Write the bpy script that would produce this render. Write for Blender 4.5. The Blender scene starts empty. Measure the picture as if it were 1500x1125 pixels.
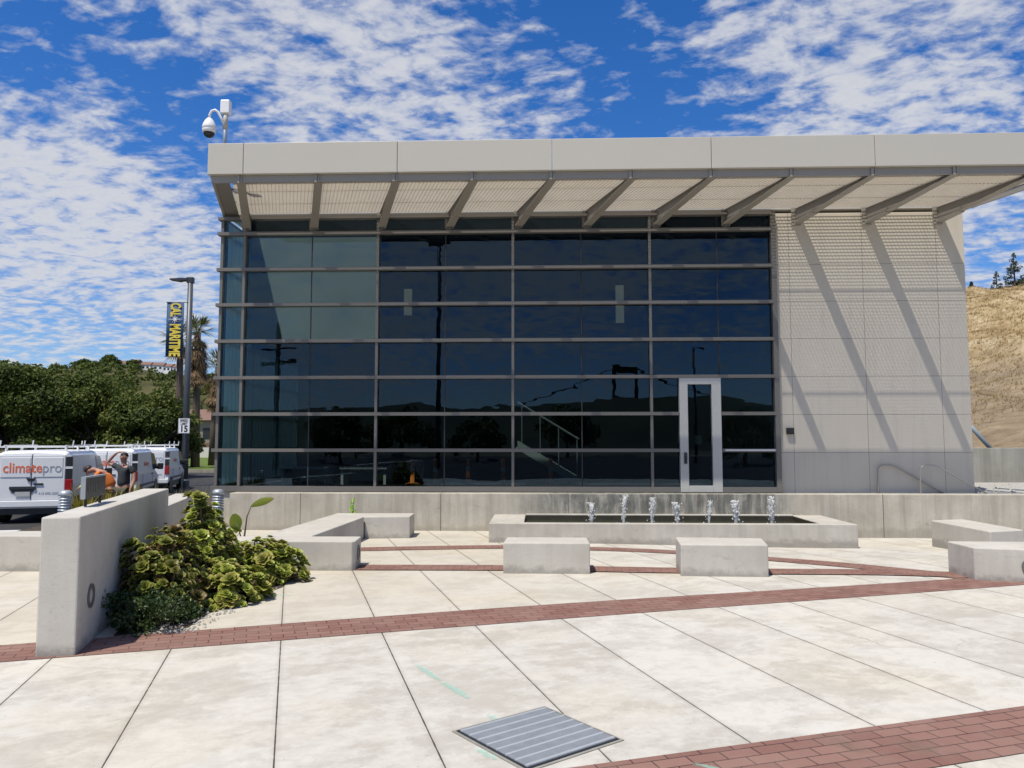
import bpy, math, random
import numpy as np
from mathutils import Vector, Matrix, noise
R = math.radians
sc = bpy.context.scene
COL = sc.collection
rng = random.Random(7)

# ------------------------------------------------------------------ helpers
class MB:
    """collects shapes and links them as one mesh object"""
    def __init__(s): s.v = []; s.f = []; s.uv = []
    def add(s, vs, fs):
        o = len(s.v); s.v += [tuple(p) for p in vs]; s.f += [tuple(i + o for i in f) for f in fs]
        return s
    def box(s, x0, x1, y0, y1, z0, z1):
        return s.add([(x0,y0,z0),(x1,y0,z0),(x1,y1,z0),(x0,y1,z0),(x0,y0,z1),(x1,y0,z1),(x1,y1,z1),(x0,y1,z1)],
                     [(3,2,1,0),(4,5,6,7),(0,1,5,4),(1,2,6,5),(2,3,7,6),(3,0,4,7)])
    def prism(s, poly, z0, z1):
        n = len(poly)
        a = sum(poly[i][0]*poly[(i+1)%n][1]-poly[(i+1)%n][0]*poly[i][1] for i in range(n))
        if a < 0: poly = poly[::-1]
        return s.add([(p[0],p[1],z0) for p in poly]+[(p[0],p[1],z1) for p in poly],
                     [tuple(range(n))[::-1], tuple(range(n,2*n))]+[(i,(i+1)%n,(i+1)%n+n,i+n) for i in range(n)])
    def extr(s, pts, d):
        n = len(pts); d = Vector(d); pts = [Vector(p) for p in pts]
        return s.add(pts+[p+d for p in pts], [tuple(range(n))[::-1], tuple(range(n,2*n))]+[(i,(i+1)%n,(i+1)%n+n,i+n) for i in range(n)])
    def bar(s, p0, p1, w, h, up=(0,0,1)):
        p0=Vector(p0); p1=Vector(p1); d=(p1-p0).normalized(); up=Vector(up)
        a=d.cross(up)
        if a.length<1e-4: a=d.cross(Vector((1,0,0)))
        a.normalize(); b=a.cross(d).normalized(); a*=w/2; b*=h/2
        return s.add([p0-a-b,p0+a-b,p0+a+b,p0-a+b,p1-a-b,p1+a-b,p1+a+b,p1-a+b],
                     [(0,1,2,3)[::-1],(4,5,6,7),(0,1,5,4),(1,2,6,5),(2,3,7,6),(3,0,4,7)])
    def tube(s, pts, r, seg=8, cap=True):
        pts=[Vector(p) for p in pts]; n=len(pts)
        if not hasattr(r,'__len__'): r=[r]*n
        vs=[]; fs=[]; prev=None
        for i,p in enumerate(pts):
            d=(pts[min(i+1,n-1)]-pts[max(i-1,0)]).normalized()
            if prev is None:
                a=d.cross(Vector((0,0,1)))
                if a.length<1e-3: a=d.cross(Vector((1,0,0)))
            else: a=prev-d*prev.dot(d)
            a.normalize(); prev=a; b=d.cross(a)
            for k in range(seg):
                t=2*math.pi*k/seg; vs.append(p+(a*math.cos(t)+b*math.sin(t))*r[i])
        for i in range(n-1):
            for k in range(seg):
                k2=(k+1)%seg; fs.append((i*seg+k,i*seg+k2,(i+1)*seg+k2,(i+1)*seg+k))
        if cap: fs.append(tuple(range(seg))[::-1]); fs.append(tuple(range((n-1)*seg,n*seg)))
        return s.add(vs,fs)
    def lathe(s, prof, c=(0,0,0), seg=20, axis='z'):
        vs=[]; fs=[]; n=len(prof)
        for (r,z) in prof:
            for k in range(seg):
                t=2*math.pi*k/seg; p=(r*math.cos(t),r*math.sin(t),z)
                if axis=='y': p=(p[0],p[2],p[1])
                if axis=='x': p=(p[2],p[0],p[1])
                vs.append((p[0]+c[0],p[1]+c[1],p[2]+c[2]))
        for i in range(n-1):
            for k in range(seg):
                k2=(k+1)%seg; fs.append((i*seg+k,i*seg+k2,(i+1)*seg+k2,(i+1)*seg+k))
        fs.append(tuple(range(seg))[::-1]); fs.append(tuple(range((n-1)*seg,n*seg)))
        return s.add(vs,fs)
    def mesh(s, name, mat, smooth=False):
        me=bpy.data.meshes.new(name); me.from_pydata(s.v,[],s.f)
        for m in (mat if isinstance(mat,(list,tuple)) else [mat]): me.materials.append(m)
        if smooth: me.polygons.foreach_set('use_smooth',[True]*len(me.polygons))
        me.update(); return me
    def build(s, name, mat, parent=None, smooth=False, bevel=0, loc=None, rz=0):
        return link(name, s.mesh(name,mat,smooth), parent, bevel, loc, rz)

def link(name, me, parent=None, bevel=0, loc=None, rz=0):
    o=bpy.data.objects.new(name,me); COL.objects.link(o); o.parent=parent
    if loc: o.location=loc
    o.rotation_euler.z=rz
    if bevel:
        b=o.modifiers.new('Bevel','BEVEL'); b.width=bevel; b.segments=2; b.limit_method='ANGLE'; b.angle_limit=R(40)
    return o
def tag(o,label=None,cat=None,group=None,kind=None):
    if label: o['label']=label
    if cat: o['category']=cat
    if group: o['group']=group
    if kind: o['kind']=kind
    return o
def empty(name,loc=(0,0,0),rz=0,label=None,cat=None,group=None):
    o=bpy.data.objects.new(name,None); COL.objects.link(o); o.location=loc; o.rotation_euler.z=rz; o.empty_display_size=.2
    return tag(o,label,cat,group)
def copy_tree(o,parent=None):
    c=o.copy(); COL.objects.link(c); c.parent=parent
    for ch in list(o.children): copy_tree(ch,c)
    return c
def text_mesh(body,size,mat,bold=0,sx=1,depth=.002,spacing=1,shear=0):
    cu=bpy.data.curves.new('lettering','FONT'); cu.body=body; cu.size=size; cu.align_x='CENTER'; cu.align_y='CENTER'
    cu.offset=bold; cu.extrude=depth; cu.space_character=spacing; cu.resolution_u=3; cu.shear=shear
    o=bpy.data.objects.new('lettering',cu); COL.objects.link(o)
    bpy.context.view_layer.update()
    me=bpy.data.meshes.new_from_object(o.evaluated_get(bpy.context.evaluated_depsgraph_get()))
    COL.objects.unlink(o); bpy.data.objects.remove(o)
    me.materials.clear(); me.materials.append(mat)
    if sx!=1:
        for v in me.vertices: v.co.x*=sx
    return me
def text(name,body,size,mat,parent,loc,rot,**k):
    o=link(name,text_mesh(body,size,mat,**k),parent); o.location=loc; o.rotation_euler=rot; return o

# ------------------------------------------------------------------ materials
class NT:
    def __init__(s,name):
        s.m=bpy.data.materials.new(name); s.m.use_nodes=True; s.t=s.m.node_tree; s.n=s.t.nodes
        s.b=s.n['Principled BSDF']; s.out=s.n['Material Output']
    def new(s,t,**k):
        n=s.n.new(t)
        for a,v in k.items(): setattr(n,a,v)
        return n
    def l(s,a,b): s.t.links.new(a,b)
    def set(s,sock,v):
        if isinstance(v,bpy.types.NodeSocket): s.l(v,sock)
        elif hasattr(v,'__len__') and sock.type=='RGBA' and len(v)==3: sock.default_value=(*v,1)
        else: sock.default_value=v
    def obj(s): return s.new('ShaderNodeTexCoord').outputs['Object']
    def pos(s): return s.new('ShaderNodeNewGeometry').outputs['Position']
    def uv(s): return s.new('ShaderNodeTexCoord').outputs['UV']
    def map(s,v,scale=(1,1,1),rot=(0,0,0),loc=(0,0,0)):
        n=s.new('ShaderNodeMapping'); s.l(v,n.inputs[0]); n.inputs['Location'].default_value=loc
        n.inputs['Scale'].default_value=scale; n.inputs['Rotation'].default_value=rot; return n.outputs[0]
    def noise(s,v,scale,detail=3,rough=.55,dist=0):
        n=s.new('ShaderNodeTexNoise'); s.l(v,n.inputs['Vector']); n.inputs['Scale'].default_value=scale
        n.inputs['Detail'].default_value=detail; n.inputs['Roughness'].default_value=rough; n.inputs['Distortion'].default_value=dist
        return n.outputs['Fac']
    def ramp(s,f,*st):
        n=s.new('ShaderNodeValToRGB'); s.set(n.inputs[0],f); e=n.color_ramp.elements
        while len(e)<len(st): e.new(.5)
        for i,(p,c) in enumerate(st):
            e[i].position=p; e[i].color=(c,c,c,1) if not hasattr(c,'__len__') else (*c,1)
        return n.outputs[0]
    def mix(s,f,a,b,mode='MIX'):
        n=s.new('ShaderNodeMix',data_type='RGBA',blend_type=mode); s.set(n.inputs[0],f); s.set(n.inputs[6],a); s.set(n.inputs[7],b); return n.outputs[2]
    def math(s,op,a,b=0,c=0,clamp=False):
        n=s.new('ShaderNodeMath',operation=op,use_clamp=clamp); s.set(n.inputs[0],a); s.set(n.inputs[1],b); s.set(n.inputs[2],c); return n.outputs[0]
    def sep(s,v):
        n=s.new('ShaderNodeSeparateXYZ'); s.l(v,n.inputs[0]); return n.outputs
    def comb(s,x,y,z=0):
        n=s.new('ShaderNodeCombineXYZ'); s.set(n.inputs[0],x); s.set(n.inputs[1],y); s.set(n.inputs[2],z); return n.outputs[0]
    def bump(s,h,strength=.3,dist=.01,nrm=None):
        n=s.new('ShaderNodeBump'); n.inputs['Strength'].default_value=strength; n.inputs['Distance'].default_value=dist
        s.l(h,n.inputs['Height']); 
        if nrm: s.l(nrm,n.inputs['Normal'])
        s.l(n.outputs[0],s.b.inputs['Normal']); return n.outputs[0]
    def fin(s,col=None,rough=.6,metal=0,spec=.5):
        if col is not None: s.set(s.b.inputs['Base Color'],col)
        s.set(s.b.inputs['Roughness'],rough); s.set(s.b.inputs['Metallic'],metal); s.set(s.b.inputs['Specular IOR Level'],spec)
        return s.m
def plain(name,col,rough=.5,metal=0,var=.12,scale=6,spec=.5):
    n=NT(name); f=n.noise(n.obj(),scale,4)
    c=n.mix(f,tuple(x*(1-var) for x in col),tuple(min(1,x*(1+var)) for x in col))
    return n.fin(c,rough,metal,spec)

def mat_plaza():
    n=NT('plaza_concrete'); p=n.pos(); x,y,z=n.sep(p)
    s=n.math('ADD',x,n.math('MULTIPLY',y,.285)); s=n.math('DIVIDE',n.math('SUBTRACT',s,.84),.9)
    fr=n.math('FRACT',n.math('ADD',s,.5)); d=n.math('MULTIPLY',n.math('ABSOLUTE',n.math('SUBTRACT',fr,.5)),.865)
    wob=n.math('MULTIPLY',n.math('SUBTRACT',n.noise(p,9,3),.5),.006)
    d=n.math('ADD',d,wob)
    joint=n.math('LESS_THAN',d,.0045)
    edge=n.ramp(d,(0,1),(.035,0))
    slab=n.math('FLOOR',s)
    band=n.math('FLOOR',n.math('DIVIDE',n.math('SUBTRACT',n.math('SUBTRACT',y,n.math('MULTIPLY',x,.32)),3.77),3.91))
    wn=n.new('ShaderNodeTexWhiteNoise'); n.l(n.comb(slab,band,3.3),wn.inputs['Vector'])
    q=n.map(p,(1,1,1),(0,0,R(-18)))
    q2=n.map(q,(.9,1.15,1))
    big=n.ramp(n.noise(q2,1.25,12,.74,.15),(.42,0),(.475,.25),(.495,.7),(.56,1))
    mid=n.ramp(n.noise(q2,6.5,9,.75,.3),(.42,0),(.58,1))
    fine=n.noise(p,70,4,.7)
    b=n.math('ADD',n.math('MULTIPLY',big,.62),n.math('MULTIPLY',mid,.38))
    b=n.math('ADD',b,n.math('MULTIPLY',n.math('SUBTRACT',wn.outputs['Value'],.5),.32),clamp=True)
    c=n.mix(b,(.435,.405,.35),(.575,.548,.488))
    # the older field nearer the building is a more even cream
    far=n.ramp(n.math('DIVIDE',n.math('SUBTRACT',y,n.math('MULTIPLY',x,.32)),20),(.375,0),(.40,1))
    leftish=n.ramp(n.math('DIVIDE',n.math('ADD',x,n.math('MULTIPLY',n.noise(p,.8,3),1.5)),10),(.05,1),(.32,0))
    c2=n.mix(b,(.46,.42,.345),(.55,.51,.43))
    c=n.mix(n.math('MULTIPLY',far,leftish),c,c2)
    warm=n.ramp(n.noise(p,.55,4),(.5,0),(.7,.55)); c=n.mix(warm,c,n.mix(1,c,(1,.93,.80),'MULTIPLY'))
    c=n.mix(n.math('MULTIPLY',n.math('SUBTRACT',fine,.5),.35),c,(.25,.22,.18))
    spots=n.ramp(n.noise(p,23,2,.5),(.70,0),(.74,.45)); c=n.mix(spots,c,(.28,.25,.21))
    stn=n.ramp(n.noise(n.map(p,(1,1,1),(0,0,0),(9,4,0)),.9,7,.65,.6),(.60,0),(.70,.28)); c=n.mix(stn,c,(.33,.30,.255))
    c=n.mix(n.math('MULTIPLY',edge,.25),c,(.25,.22,.18))
    vo=n.new('ShaderNodeTexVoronoi',feature='DISTANCE_TO_EDGE'); vo.inputs['Scale'].default_value=.42
    cw_=n.new('ShaderNodeVectorMath',operation='MULTIPLY_ADD'); nt=n.new('ShaderNodeTexNoise'); nt.inputs['Scale'].default_value=3.5; nt.inputs['Detail'].default_value=6; n.l(p,nt.inputs['Vector'])
    n.l(nt.outputs['Color'],cw_.inputs[0]); cw_.inputs[1].default_value=(.35,.35,0); n.l(p,cw_.inputs[2]); n.l(cw_.outputs[0],vo.inputs['Vector'])
    crk=n.math('MULTIPLY',n.math('LESS_THAN',vo.outputs['Distance'],.0016),n.ramp(n.noise(p,.45,3),(.57,0),(.62,.55)))
    c=n.mix(crk,c,(.16,.14,.115))
    c=n.mix(joint,c,(.07,.062,.052))
    h=n.math('SUBTRACT',n.math('ADD',n.math('MULTIPLY',fine,.25),n.math('MULTIPLY',mid,.2)),n.math('MULTIPLY',joint,2))
    n.bump(h,.25,.006)
    return n.fin(c,.85,0,.3)
def mat_brick():
    n=NT('brick_paving'); u=n.uv(); 
    t=n.new('ShaderNodeTexBrick'); n.l(u,t.inputs['Vector']); t.offset=.5
    t.inputs['Scale'].default_value=1; t.inputs['Brick Width'].default_value=.205; t.inputs['Row Height'].default_value=.103
    t.inputs['Mortar Size'].default_value=.0045; t.inputs['Mortar Smooth'].default_value=.2; t.inputs['Bias'].default_value=0
    t.inputs['Color1'].default_value=(.29,.165,.13,1); t.inputs['Color2'].default_value=(.215,.11,.088,1); t.inputs['Mortar'].default_value=(.045,.03,.026,1)
    p=n.pos(); c=n.mix(n.ramp(n.noise(p,2.2,6,.65),(.42,0),(.75,.55)),t.outputs['Color'],(.30,.21,.17))
    c=n.mix(n.ramp(n.noise(p,.7,5,.6),(.62,0),(.72,.5)),c,(.09,.085,.055))
    c=n.mix(n.math('MULTIPLY',n.noise(p,90,3),.3),c,(.12,.05,.042))
    h=n.math('SUBTRACT',n.math('MULTIPLY',n.noise(p,60,4),.3),t.outputs['Fac'])
    n.bump(h,.5,.008); return n.fin(c,.85,0,.25)
def mat_conc(name,c0,c1,streak=.5,stain=None,joints=None,grime=0):
    """cast concrete; stain=(x0,x1,z0) a water-stained patch, joints=list of x positions"""
    n=NT(name); o=n.obj(); x,y,z=n.sep(o)
    a=n.noise(n.map(o,(1,1,1),(0,0,0),(3,1,2)),1.6,7,.65,.3); f=n.noise(o,45,4,.65)
    st=n.ramp(n.noise(n.map(o,(5,5,.35)),1.2,6,.65),(.42,0),(.68,1))
    c=n.mix(n.ramp(a,(.32,0),(.68,1)),c0,c1)
    c=n.mix(n.math('MULTIPLY',st,streak),c,tuple(v*.68 for v in c0))
    pores=n.ramp(n.noise(o,95,2,.5),(.66,0),(.72,.55)); c=n.mix(pores,c,tuple(v*.5 for v in c0))
    c=n.mix(n.math('MULTIPLY',n.math('SUBTRACT',f,.5),.5),c,tuple(v*.6 for v in c0))
    if grime:
        g=n.ramp(n.math('ADD',n.math('MULTIPLY',z,3.2),n.math('MULTIPLY',n.noise(o,6,5,.7),1.0)),(.55,grime),(.82,0)); c=n.mix(g,c,tuple(v*.42 for v in c0))
        sm=n.ramp(n.noise(n.map(o,(1,1,2.5)),3.1,6,.7,.8),(.60,0),(.72,.45)); c=n.mix(sm,c,tuple(v*.5 for v in c0))
    h=f
    if joints:
        jm=None
        for jx in joints:
            j=n.math('LESS_THAN',n.math('ABSOLUTE',n.math('SUBTRACT',x,jx)),.007)
            jm=j if jm is None else n.math('MAXIMUM',jm,j)
        c=n.mix(jm,c,(.12,.11,.095)); h=n.math('SUBTRACT',f,n.math('MULTIPLY',jm,2))
    if stain:
        x0,x1,z0=stain
        wob=n.math('MULTIPLY',n.math('SUBTRACT',n.noise(o,2.2,6,.7),.5),1.5)
        ex=n.math('MULTIPLY',n.ramp(n.math('ADD',n.math('DIVIDE',n.math('SUBTRACT',x,x0),1.2),wob),(.1,0),(.9,1)),
                  n.ramp(n.math('ADD',n.math('DIVIDE',n.math('SUBTRACT',x1,x),.9),wob),(.1,0),(.9,1)))
        pt=n.ramp(n.noise(n.map(o,(3.2,3.2,.8)),2.4,8,.72,.4),(.38,.05),(.52,.75),(.66,1))
        c=n.mix(n.math('MULTIPLY',n.math('MULTIPLY',ex,pt),.95),c,(.105,.105,.093))
        grn=n.ramp(n.noise(n.map(o,(2,2,.6)),3,5),(.5,0),(.7,.5)); c=n.mix(n.math('MULTIPLY',grn,ex),c,(.30,.33,.29))
    n.bump(h,.22,.006)
    return n.fin(c,.85,0,.3)
def mat_panel():
    n=NT('wall_panel'); o=n.obj(); x,y,z=n.sep(o)
    jm=None
    for v,ps in ((x,(5.578,7.03,8.492)),(z,(1.50,2.25,3.01,3.765,4.52,5.27))):
        for q in ps:
            j=n.math('LESS_THAN',n.math('ABSOLUTE',n.math('SUBTRACT',v,q)),.0045); jm=j if jm is None else n.math('MAXIMUM',jm,j)
    c=n.mix(n.noise(o,1.1,5,.6),(.53,.485,.405),(.60,.55,.465))
    c=n.mix(n.ramp(n.noise(n.map(o,(4,4,.3)),1.5,5,.6),(.5,0),(.75,.25)),c,(.36,.33,.29))
    c=n.mix(jm,c,(.23,.21,.18)); n.bump(n.math('SUBTRACT',n.math('MULTIPLY',n.noise(o,60,3),.2),jm),.25,.006)
    return n.fin(c,.65,0,.3)
def mat_glass(name='tinted_glass',tint=(.43,.50,.50),refl=.046,wav=1.0):
    n=NT(name); tr=n.new('ShaderNodeBsdfTransparent'); tr.inputs[0].default_value=(*tint,1)
    gl=n.new('ShaderNodeBsdfAnisotropic' if False else 'ShaderNodeBsdfGlossy'); gl.inputs['Roughness'].default_value=0; gl.inputs['Color'].default_value=(.52,.74,1,1)
    bp=n.new('ShaderNodeBump'); bp.inputs['Strength'].default_value=.05*wav; bp.inputs['Distance'].default_value=.02
    n.l(n.noise(n.map(n.obj(),(.7,1,1.6)),1.6,2,.5),bp.inputs['Height']); n.l(bp.outputs[0],gl.inputs['Normal'])
    fr=n.new('ShaderNodeFresnel'); fr.inputs['IOR'].default_value=1.45
    f=n.math('ADD',fr.outputs[0],refl-.034,clamp=True)
    mx=n.new('ShaderNodeMixShader'); n.l(f,mx.inputs[0]); n.l(tr.outputs[0],mx.inputs[1]); n.l(gl.outputs[0],mx.inputs[2])
    n.l(mx.outputs[0],n.out.inputs[0]); n.n.remove(n.b); return n.m
def mat_leaf(name,cols,rough=.5,transl=.25,scale=1.2,uvmode=False,spec=.4):
    n=NT(name)
    if uvmode:
        u=n.sep(n.uv()); c=n.mix(n.ramp(u[0],(.35,0),(1,1)),cols[0],cols[1]); c=n.mix(n.ramp(u[1],(.45,0),(.9,1)),c,n.mix(n.ramp(u[0],(.3,0),(1,.8)),cols[0],cols[2]))
    else:
        f=n.noise(n.obj(),scale,4,.6); c=n.ramp(f,(.3,cols[0]),(.5,cols[1]),(.72,cols[2]))
    n.fin(c,rough,0,spec)
    if transl:
        t=n.new('ShaderNodeBsdfTranslucent'); n.l(c,t.inputs[0]); m=n.new('ShaderNodeMixShader'); m.inputs[0].default_value=transl
        n.l(n.b.outputs[0],m.inputs[1]); n.l(t.outputs[0],m.inputs[2]); n.l(m.outputs[0],n.out.inputs[0])
    return n.m
def mat_ground(name,c0,c1,c2,scale=.5,rough=.95,bump=.3,bs=20):
    n=NT(name); p=n.pos(); c=n.ramp(n.noise(p,scale,8,.65,.3),(.3,c0),(.5,c1),(.7,c2)); f=n.noise(p,bs,5,.7)
    c=n.mix(n.math('MULTIPLY',f,.4),c,tuple(v*.6 for v in c0)); n.bump(f,bump,.03); return n.fin(c,rough,0,.2)

M={}
M['plaza']=mat_plaza(); M['brick']=mat_brick()
M['bench']=mat_conc('bench_concrete',(.47,.44,.385),(.56,.53,.47),.18,grime=.55)
M['wallc']=mat_conc('planter_concrete',(.43,.40,.345),(.51,.48,.42),.25,grime=.35)
M['ret']=mat_conc('retaining_concrete',(.40,.365,.30),(.54,.50,.42),.62,stain=(.1,5.6,0),joints=(-4.10,-1.36,1.1,3.4,7.05,10.4),grime=.3)
M['ret2']=mat_conc('old_concrete',(.30,.29,.25),(.40,.385,.335),.7,grime=.2)
M['basin']=mat_conc('basin_concrete',(.43,.40,.345),(.55,.52,.455),.35,grime=.5)
M['panel']=mat_panel()
M['fascia']=plain('fascia_paint',(.50,.472,.405),.5,0,.05,.7)
M['beam']=plain('beam_paint',(.30,.28,.245),.5,0,.08,2)
M['grat']=plain('grating_paint',(.56,.51,.43),.5,0,.10,3)
M['soffit']=plain('soffit_paint',(.20,.185,.165),.6)
M['mull']=plain('mullion_paint',(.17,.158,.142),.42,.15,.1,3)
M['joint']=plain('silicone_joint',(.03,.03,.032),.6)
M['alu']=plain('brushed_aluminium',(.52,.51,.475),.42,.3,.06,4)
M['sunlit_bar']=plain('painted_sunlit_bar',(.70,.69,.67),.4,.1)  # pale tone stands for sunlight on the glazing bar
M['glass']=mat_glass()
M['glass_clear']=mat_glass('clear_glass',(.84,.93,.91),.035)
def mat_blind():
    n=NT('blind_fabric'); n.fin((.70,.74,.70),.9); t=n.new('ShaderNodeBsdfTranslucent'); t.inputs[0].default_value=(.80,.86,.82,1); m=n.new('ShaderNodeMixShader'); m.inputs[0].default_value=.75
    n.l(n.b.outputs[0],m.inputs[1]); n.l(t.outputs[0],m.inputs[2]); n.l(m.outputs[0],n.out.inputs[0]); return n.m
M['blind']=mat_blind()
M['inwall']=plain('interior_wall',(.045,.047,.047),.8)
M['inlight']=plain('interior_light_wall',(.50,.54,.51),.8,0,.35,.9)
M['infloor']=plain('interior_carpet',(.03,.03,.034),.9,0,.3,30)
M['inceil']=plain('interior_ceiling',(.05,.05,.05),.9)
M['white']=plain('white_paint',(.80,.80,.79),.35,0,.03)
M['vanpaint']=plain('van_paint',(.80,.81,.82),.22,0,.02,1)
M['black']=plain('black_plastic',(.018,.018,.02),.45)
M['dark']=plain('dark_metal',(.055,.06,.065),.4,.4)
M['pole']=plain('grey_pole_paint',(.085,.095,.105),.45,.2)
M['steel']=plain('galvanised_steel',(.40,.43,.46),.45,.45,.2,12)
M['ringsteel']=plain('ring_steel',(.16,.16,.16),.5,.4)
M['rail']=plain('handrail_steel',(.38,.36,.33),.4,.6)
M['rubber']=plain('tyre_rubber',(.02,.02,.02),.85)
M['redlens']=plain('red_lens',(.35,.012,.015),.15)
M['orange']=plain('orange_fabric',(.88,.24,.04),.8)
M['orangepaint']=plain('orange_lettering',(.80,.17,.06),.5)
M['greypaint']=plain('grey_lettering',(.33,.37,.42),.5)
M['plate']=plain('number_plate',(.5,.5,.48),.5)
M['navy']=plain('navy_banner_cloth',(.012,.055,.135),.7)
M['yellow']=plain('yellow_lettering',(.80,.62,.07),.7)
M['sign']=plain('sign_metal',(.10,.10,.10),.45,.5,.25,9)
M['signlet']=plain('sign_relief',(.17,.17,.17),.4,.5)
M['skin']=plain('skin',(.46,.25,.175),.55)
M['hair']=plain('dark_hair',(.025,.018,.014),.6)
M['tee']=plain('dark_grey_cotton',(.035,.04,.045),.9)
M['trouser']=plain('olive_trousers',(.075,.07,.045),.9)
M['khaki']=plain('tan_trousers',(.33,.20,.08),.9)
M['shoe']=plain('leather_boot',(.05,.03,.02),.7)
M['vest']=plain('orange_vest_fabric',(.72,.19,.035),.85)
M['hivis']=plain('lime_reflective_trim',(.60,.75,.10),.6)
M['asph']=mat_ground('asphalt',(.040,.040,.042),(.052,.052,.053),(.070,.068,.066),.6,.9,.3,60)
M['soil']=mat_ground('planting_soil',(.05,.036,.026),(.10,.075,.055),(.17,.14,.11),7,.95,.8,50)
M['lawn']=mat_ground('lawn_grass',(.07,.115,.02),(.12,.175,.032),(.20,.22,.06),.35,.95,.6,40)
M['dry']=mat_ground('dry_ground',(.10,.085,.05),(.15,.125,.075),(.2,.17,.1),.05)
M['gravel']=mat_ground('pale_gravel',(.35,.33,.29),(.52,.50,.46),(.70,.68,.63),26,.9,.9,50)
M['hill']=mat_ground('grassy_hill',(.035,.042,.014),(.085,.08,.03),(.14,.12,.055),.035,.95,0,.3)
M['farhill']=mat_ground('far_dark_hill',(.035,.045,.03),(.055,.06,.035),(.08,.08,.045),.03,.95,0,.3)
M['paintwhite']=plain('road_paint',(.62,.62,.60),.7,0,.15,4)
M['bark']=plain('bark',(.10,.075,.055),.95,0,.3,5)
M['palmbark']=plain('palm_bark',(.115,.085,.062),.95,0,.35,5)
M['treeleaf']=mat_leaf('tree_foliage',((.03,.05,.009),(.08,.11,.02),(.17,.185,.04)),.55,.25,.5,spec=.2)
M['pineleaf']=mat_leaf('conifer_foliage',((.015,.03,.012),(.03,.052,.02),(.05,.075,.03)),.6,.1,1.5)
M['palmgreen']=mat_leaf('palm_frond',((.05,.06,.014),(.09,.10,.025),(.15,.14,.05)),.5,.15,2)
M['palmdead']=mat_leaf('dead_frond',((.12,.075,.035),(.22,.145,.07),(.32,.22,.12)),.8,.15,3)
M['aeo']=mat_leaf('rosette_leaf',((.10,.17,.018),(.44,.47,.08),(.48,.36,.11)),.38,.22,uvmode=True)
M['aeodark']=mat_leaf('dark_rosette_leaf',((.06,.095,.014),(.27,.28,.05),(.27,.13,.06)),.42,.2,uvmode=True)
M['green']=mat_leaf('small_green_leaf',((.014,.032,.006),(.03,.058,.011),(.065,.09,.02)),.45,.2,6)
M['stemwood']=plain('succulent_stem',(.13,.10,.07),.9)
M['bop']=mat_leaf('broad_leaf',((.13,.19,.025),(.19,.25,.035),(.28,.29,.05)),.4,.35,3)
M['lime']=mat_leaf('lime_leaf',((.25,.45,.03),(.35,.6,.05),(.5,.75,.1)),.4,.3,8)
M['tuft']=mat_leaf('ornamental_grass',((.10,.09,.035),(.20,.175,.075),(.30,.27,.13)),.7,.2,2)
M['yellowtuft']=mat_leaf('yellow_flower_leaf',((.12,.13,.02),(.28,.24,.03),(.45,.34,.04)),.6,.25,5)
M['straw']=mat_leaf('dry_straw',((.33,.23,.10),(.46,.34,.16),(.60,.47,.25)),.8,.2,2)
M['redroof']=plain('red_roof',(.26,.055,.035),.8)
M['apt']=plain('taupe_render',(.30,.24,.20),.85); M['apt2']=plain('brown_render',(.20,.115,.085),.85)
M['dwin']=plain('dark_window',(.03,.035,.04),.15); M['fence']=plain('cream_wall_paint',(.70,.67,.60),.8)
M['hpanel']=plain('hanging_panel_felt',(.42,.38,.29),.9)
M['pipe']=plain('blue_grey_pipe',(.22,.28,.33),.5)
M['paper']=plain('paper_notice',(.55,.58,.52),.8)
def mat_hillside():
    n=NT('eroded_hillside'); p=n.pos()
    q=n.map(p,(.35,1.0,1.0),(R(0),R(-24),0))
    a=n.noise(q,1.6,9,.72,.6); b=n.noise(n.map(p,(.25,.8,1.4),(0,R(-30),0)),3.4,7,.7,.4)
    c=n.ramp(a,(.30,(.12,.08,.045)),(.42,(.34,.24,.12)),(.52,(.47,.365,.21)),(.68,(.60,.495,.32)))
    z=n.sep(p)[2]
    low=n.ramp(n.math('ADD',n.math('DIVIDE',z,9),n.math('MULTIPLY',n.math('SUBTRACT',n.noise(p,.5,4),.5),.5)),(.38,1),(.66,0))
    c=n.mix(n.math('MULTIPLY',low,.85),c,n.ramp(b,(.3,(.16,.12,.085)),(.55,(.30,.235,.165)),(.75,(.42,.345,.25))))
    cr=n.ramp(b,(.30,.75),(.40,0)); c=n.mix(cr,c,(.07,.045,.025))
    n.bump(n.math('ADD',a,n.math('MULTIPLY',b,.6)),.9,.25); return n.fin(c,.95,0,.1)
M['hillside']=mat_hillside()
def mat_water():
    n=NT('fountain_water'); n.bump(n.noise(n.obj(),22,3,.6),.7,.02); return n.fin((.035,.04,.025),.06,0,.6)
M['water']=mat_water()
def mat_spray():
    n=NT('water_spray'); n.fin((.95,.95,.94),.9,0,.2)
    t=n.new('ShaderNodeBsdfTranslucent'); t.inputs[0].default_value=(.95,.95,.94,1); m=n.new('ShaderNodeMixShader'); m.inputs[0].default_value=.62; n.l(n.b.outputs[0],m.inputs[1]); n.l(t.outputs[0],m.inputs[2])
    tr=n.new('ShaderNodeBsdfTransparent'); m2=n.new('ShaderNodeMixShader'); m2.inputs[0].default_value=.93; n.l(tr.outputs[0],m2.inputs[1]); n.l(m.outputs[0],m2.inputs[2]); n.l(m2.outputs[0],n.out.inputs[0]); return n.m
M['spray']=mat_spray()
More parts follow.
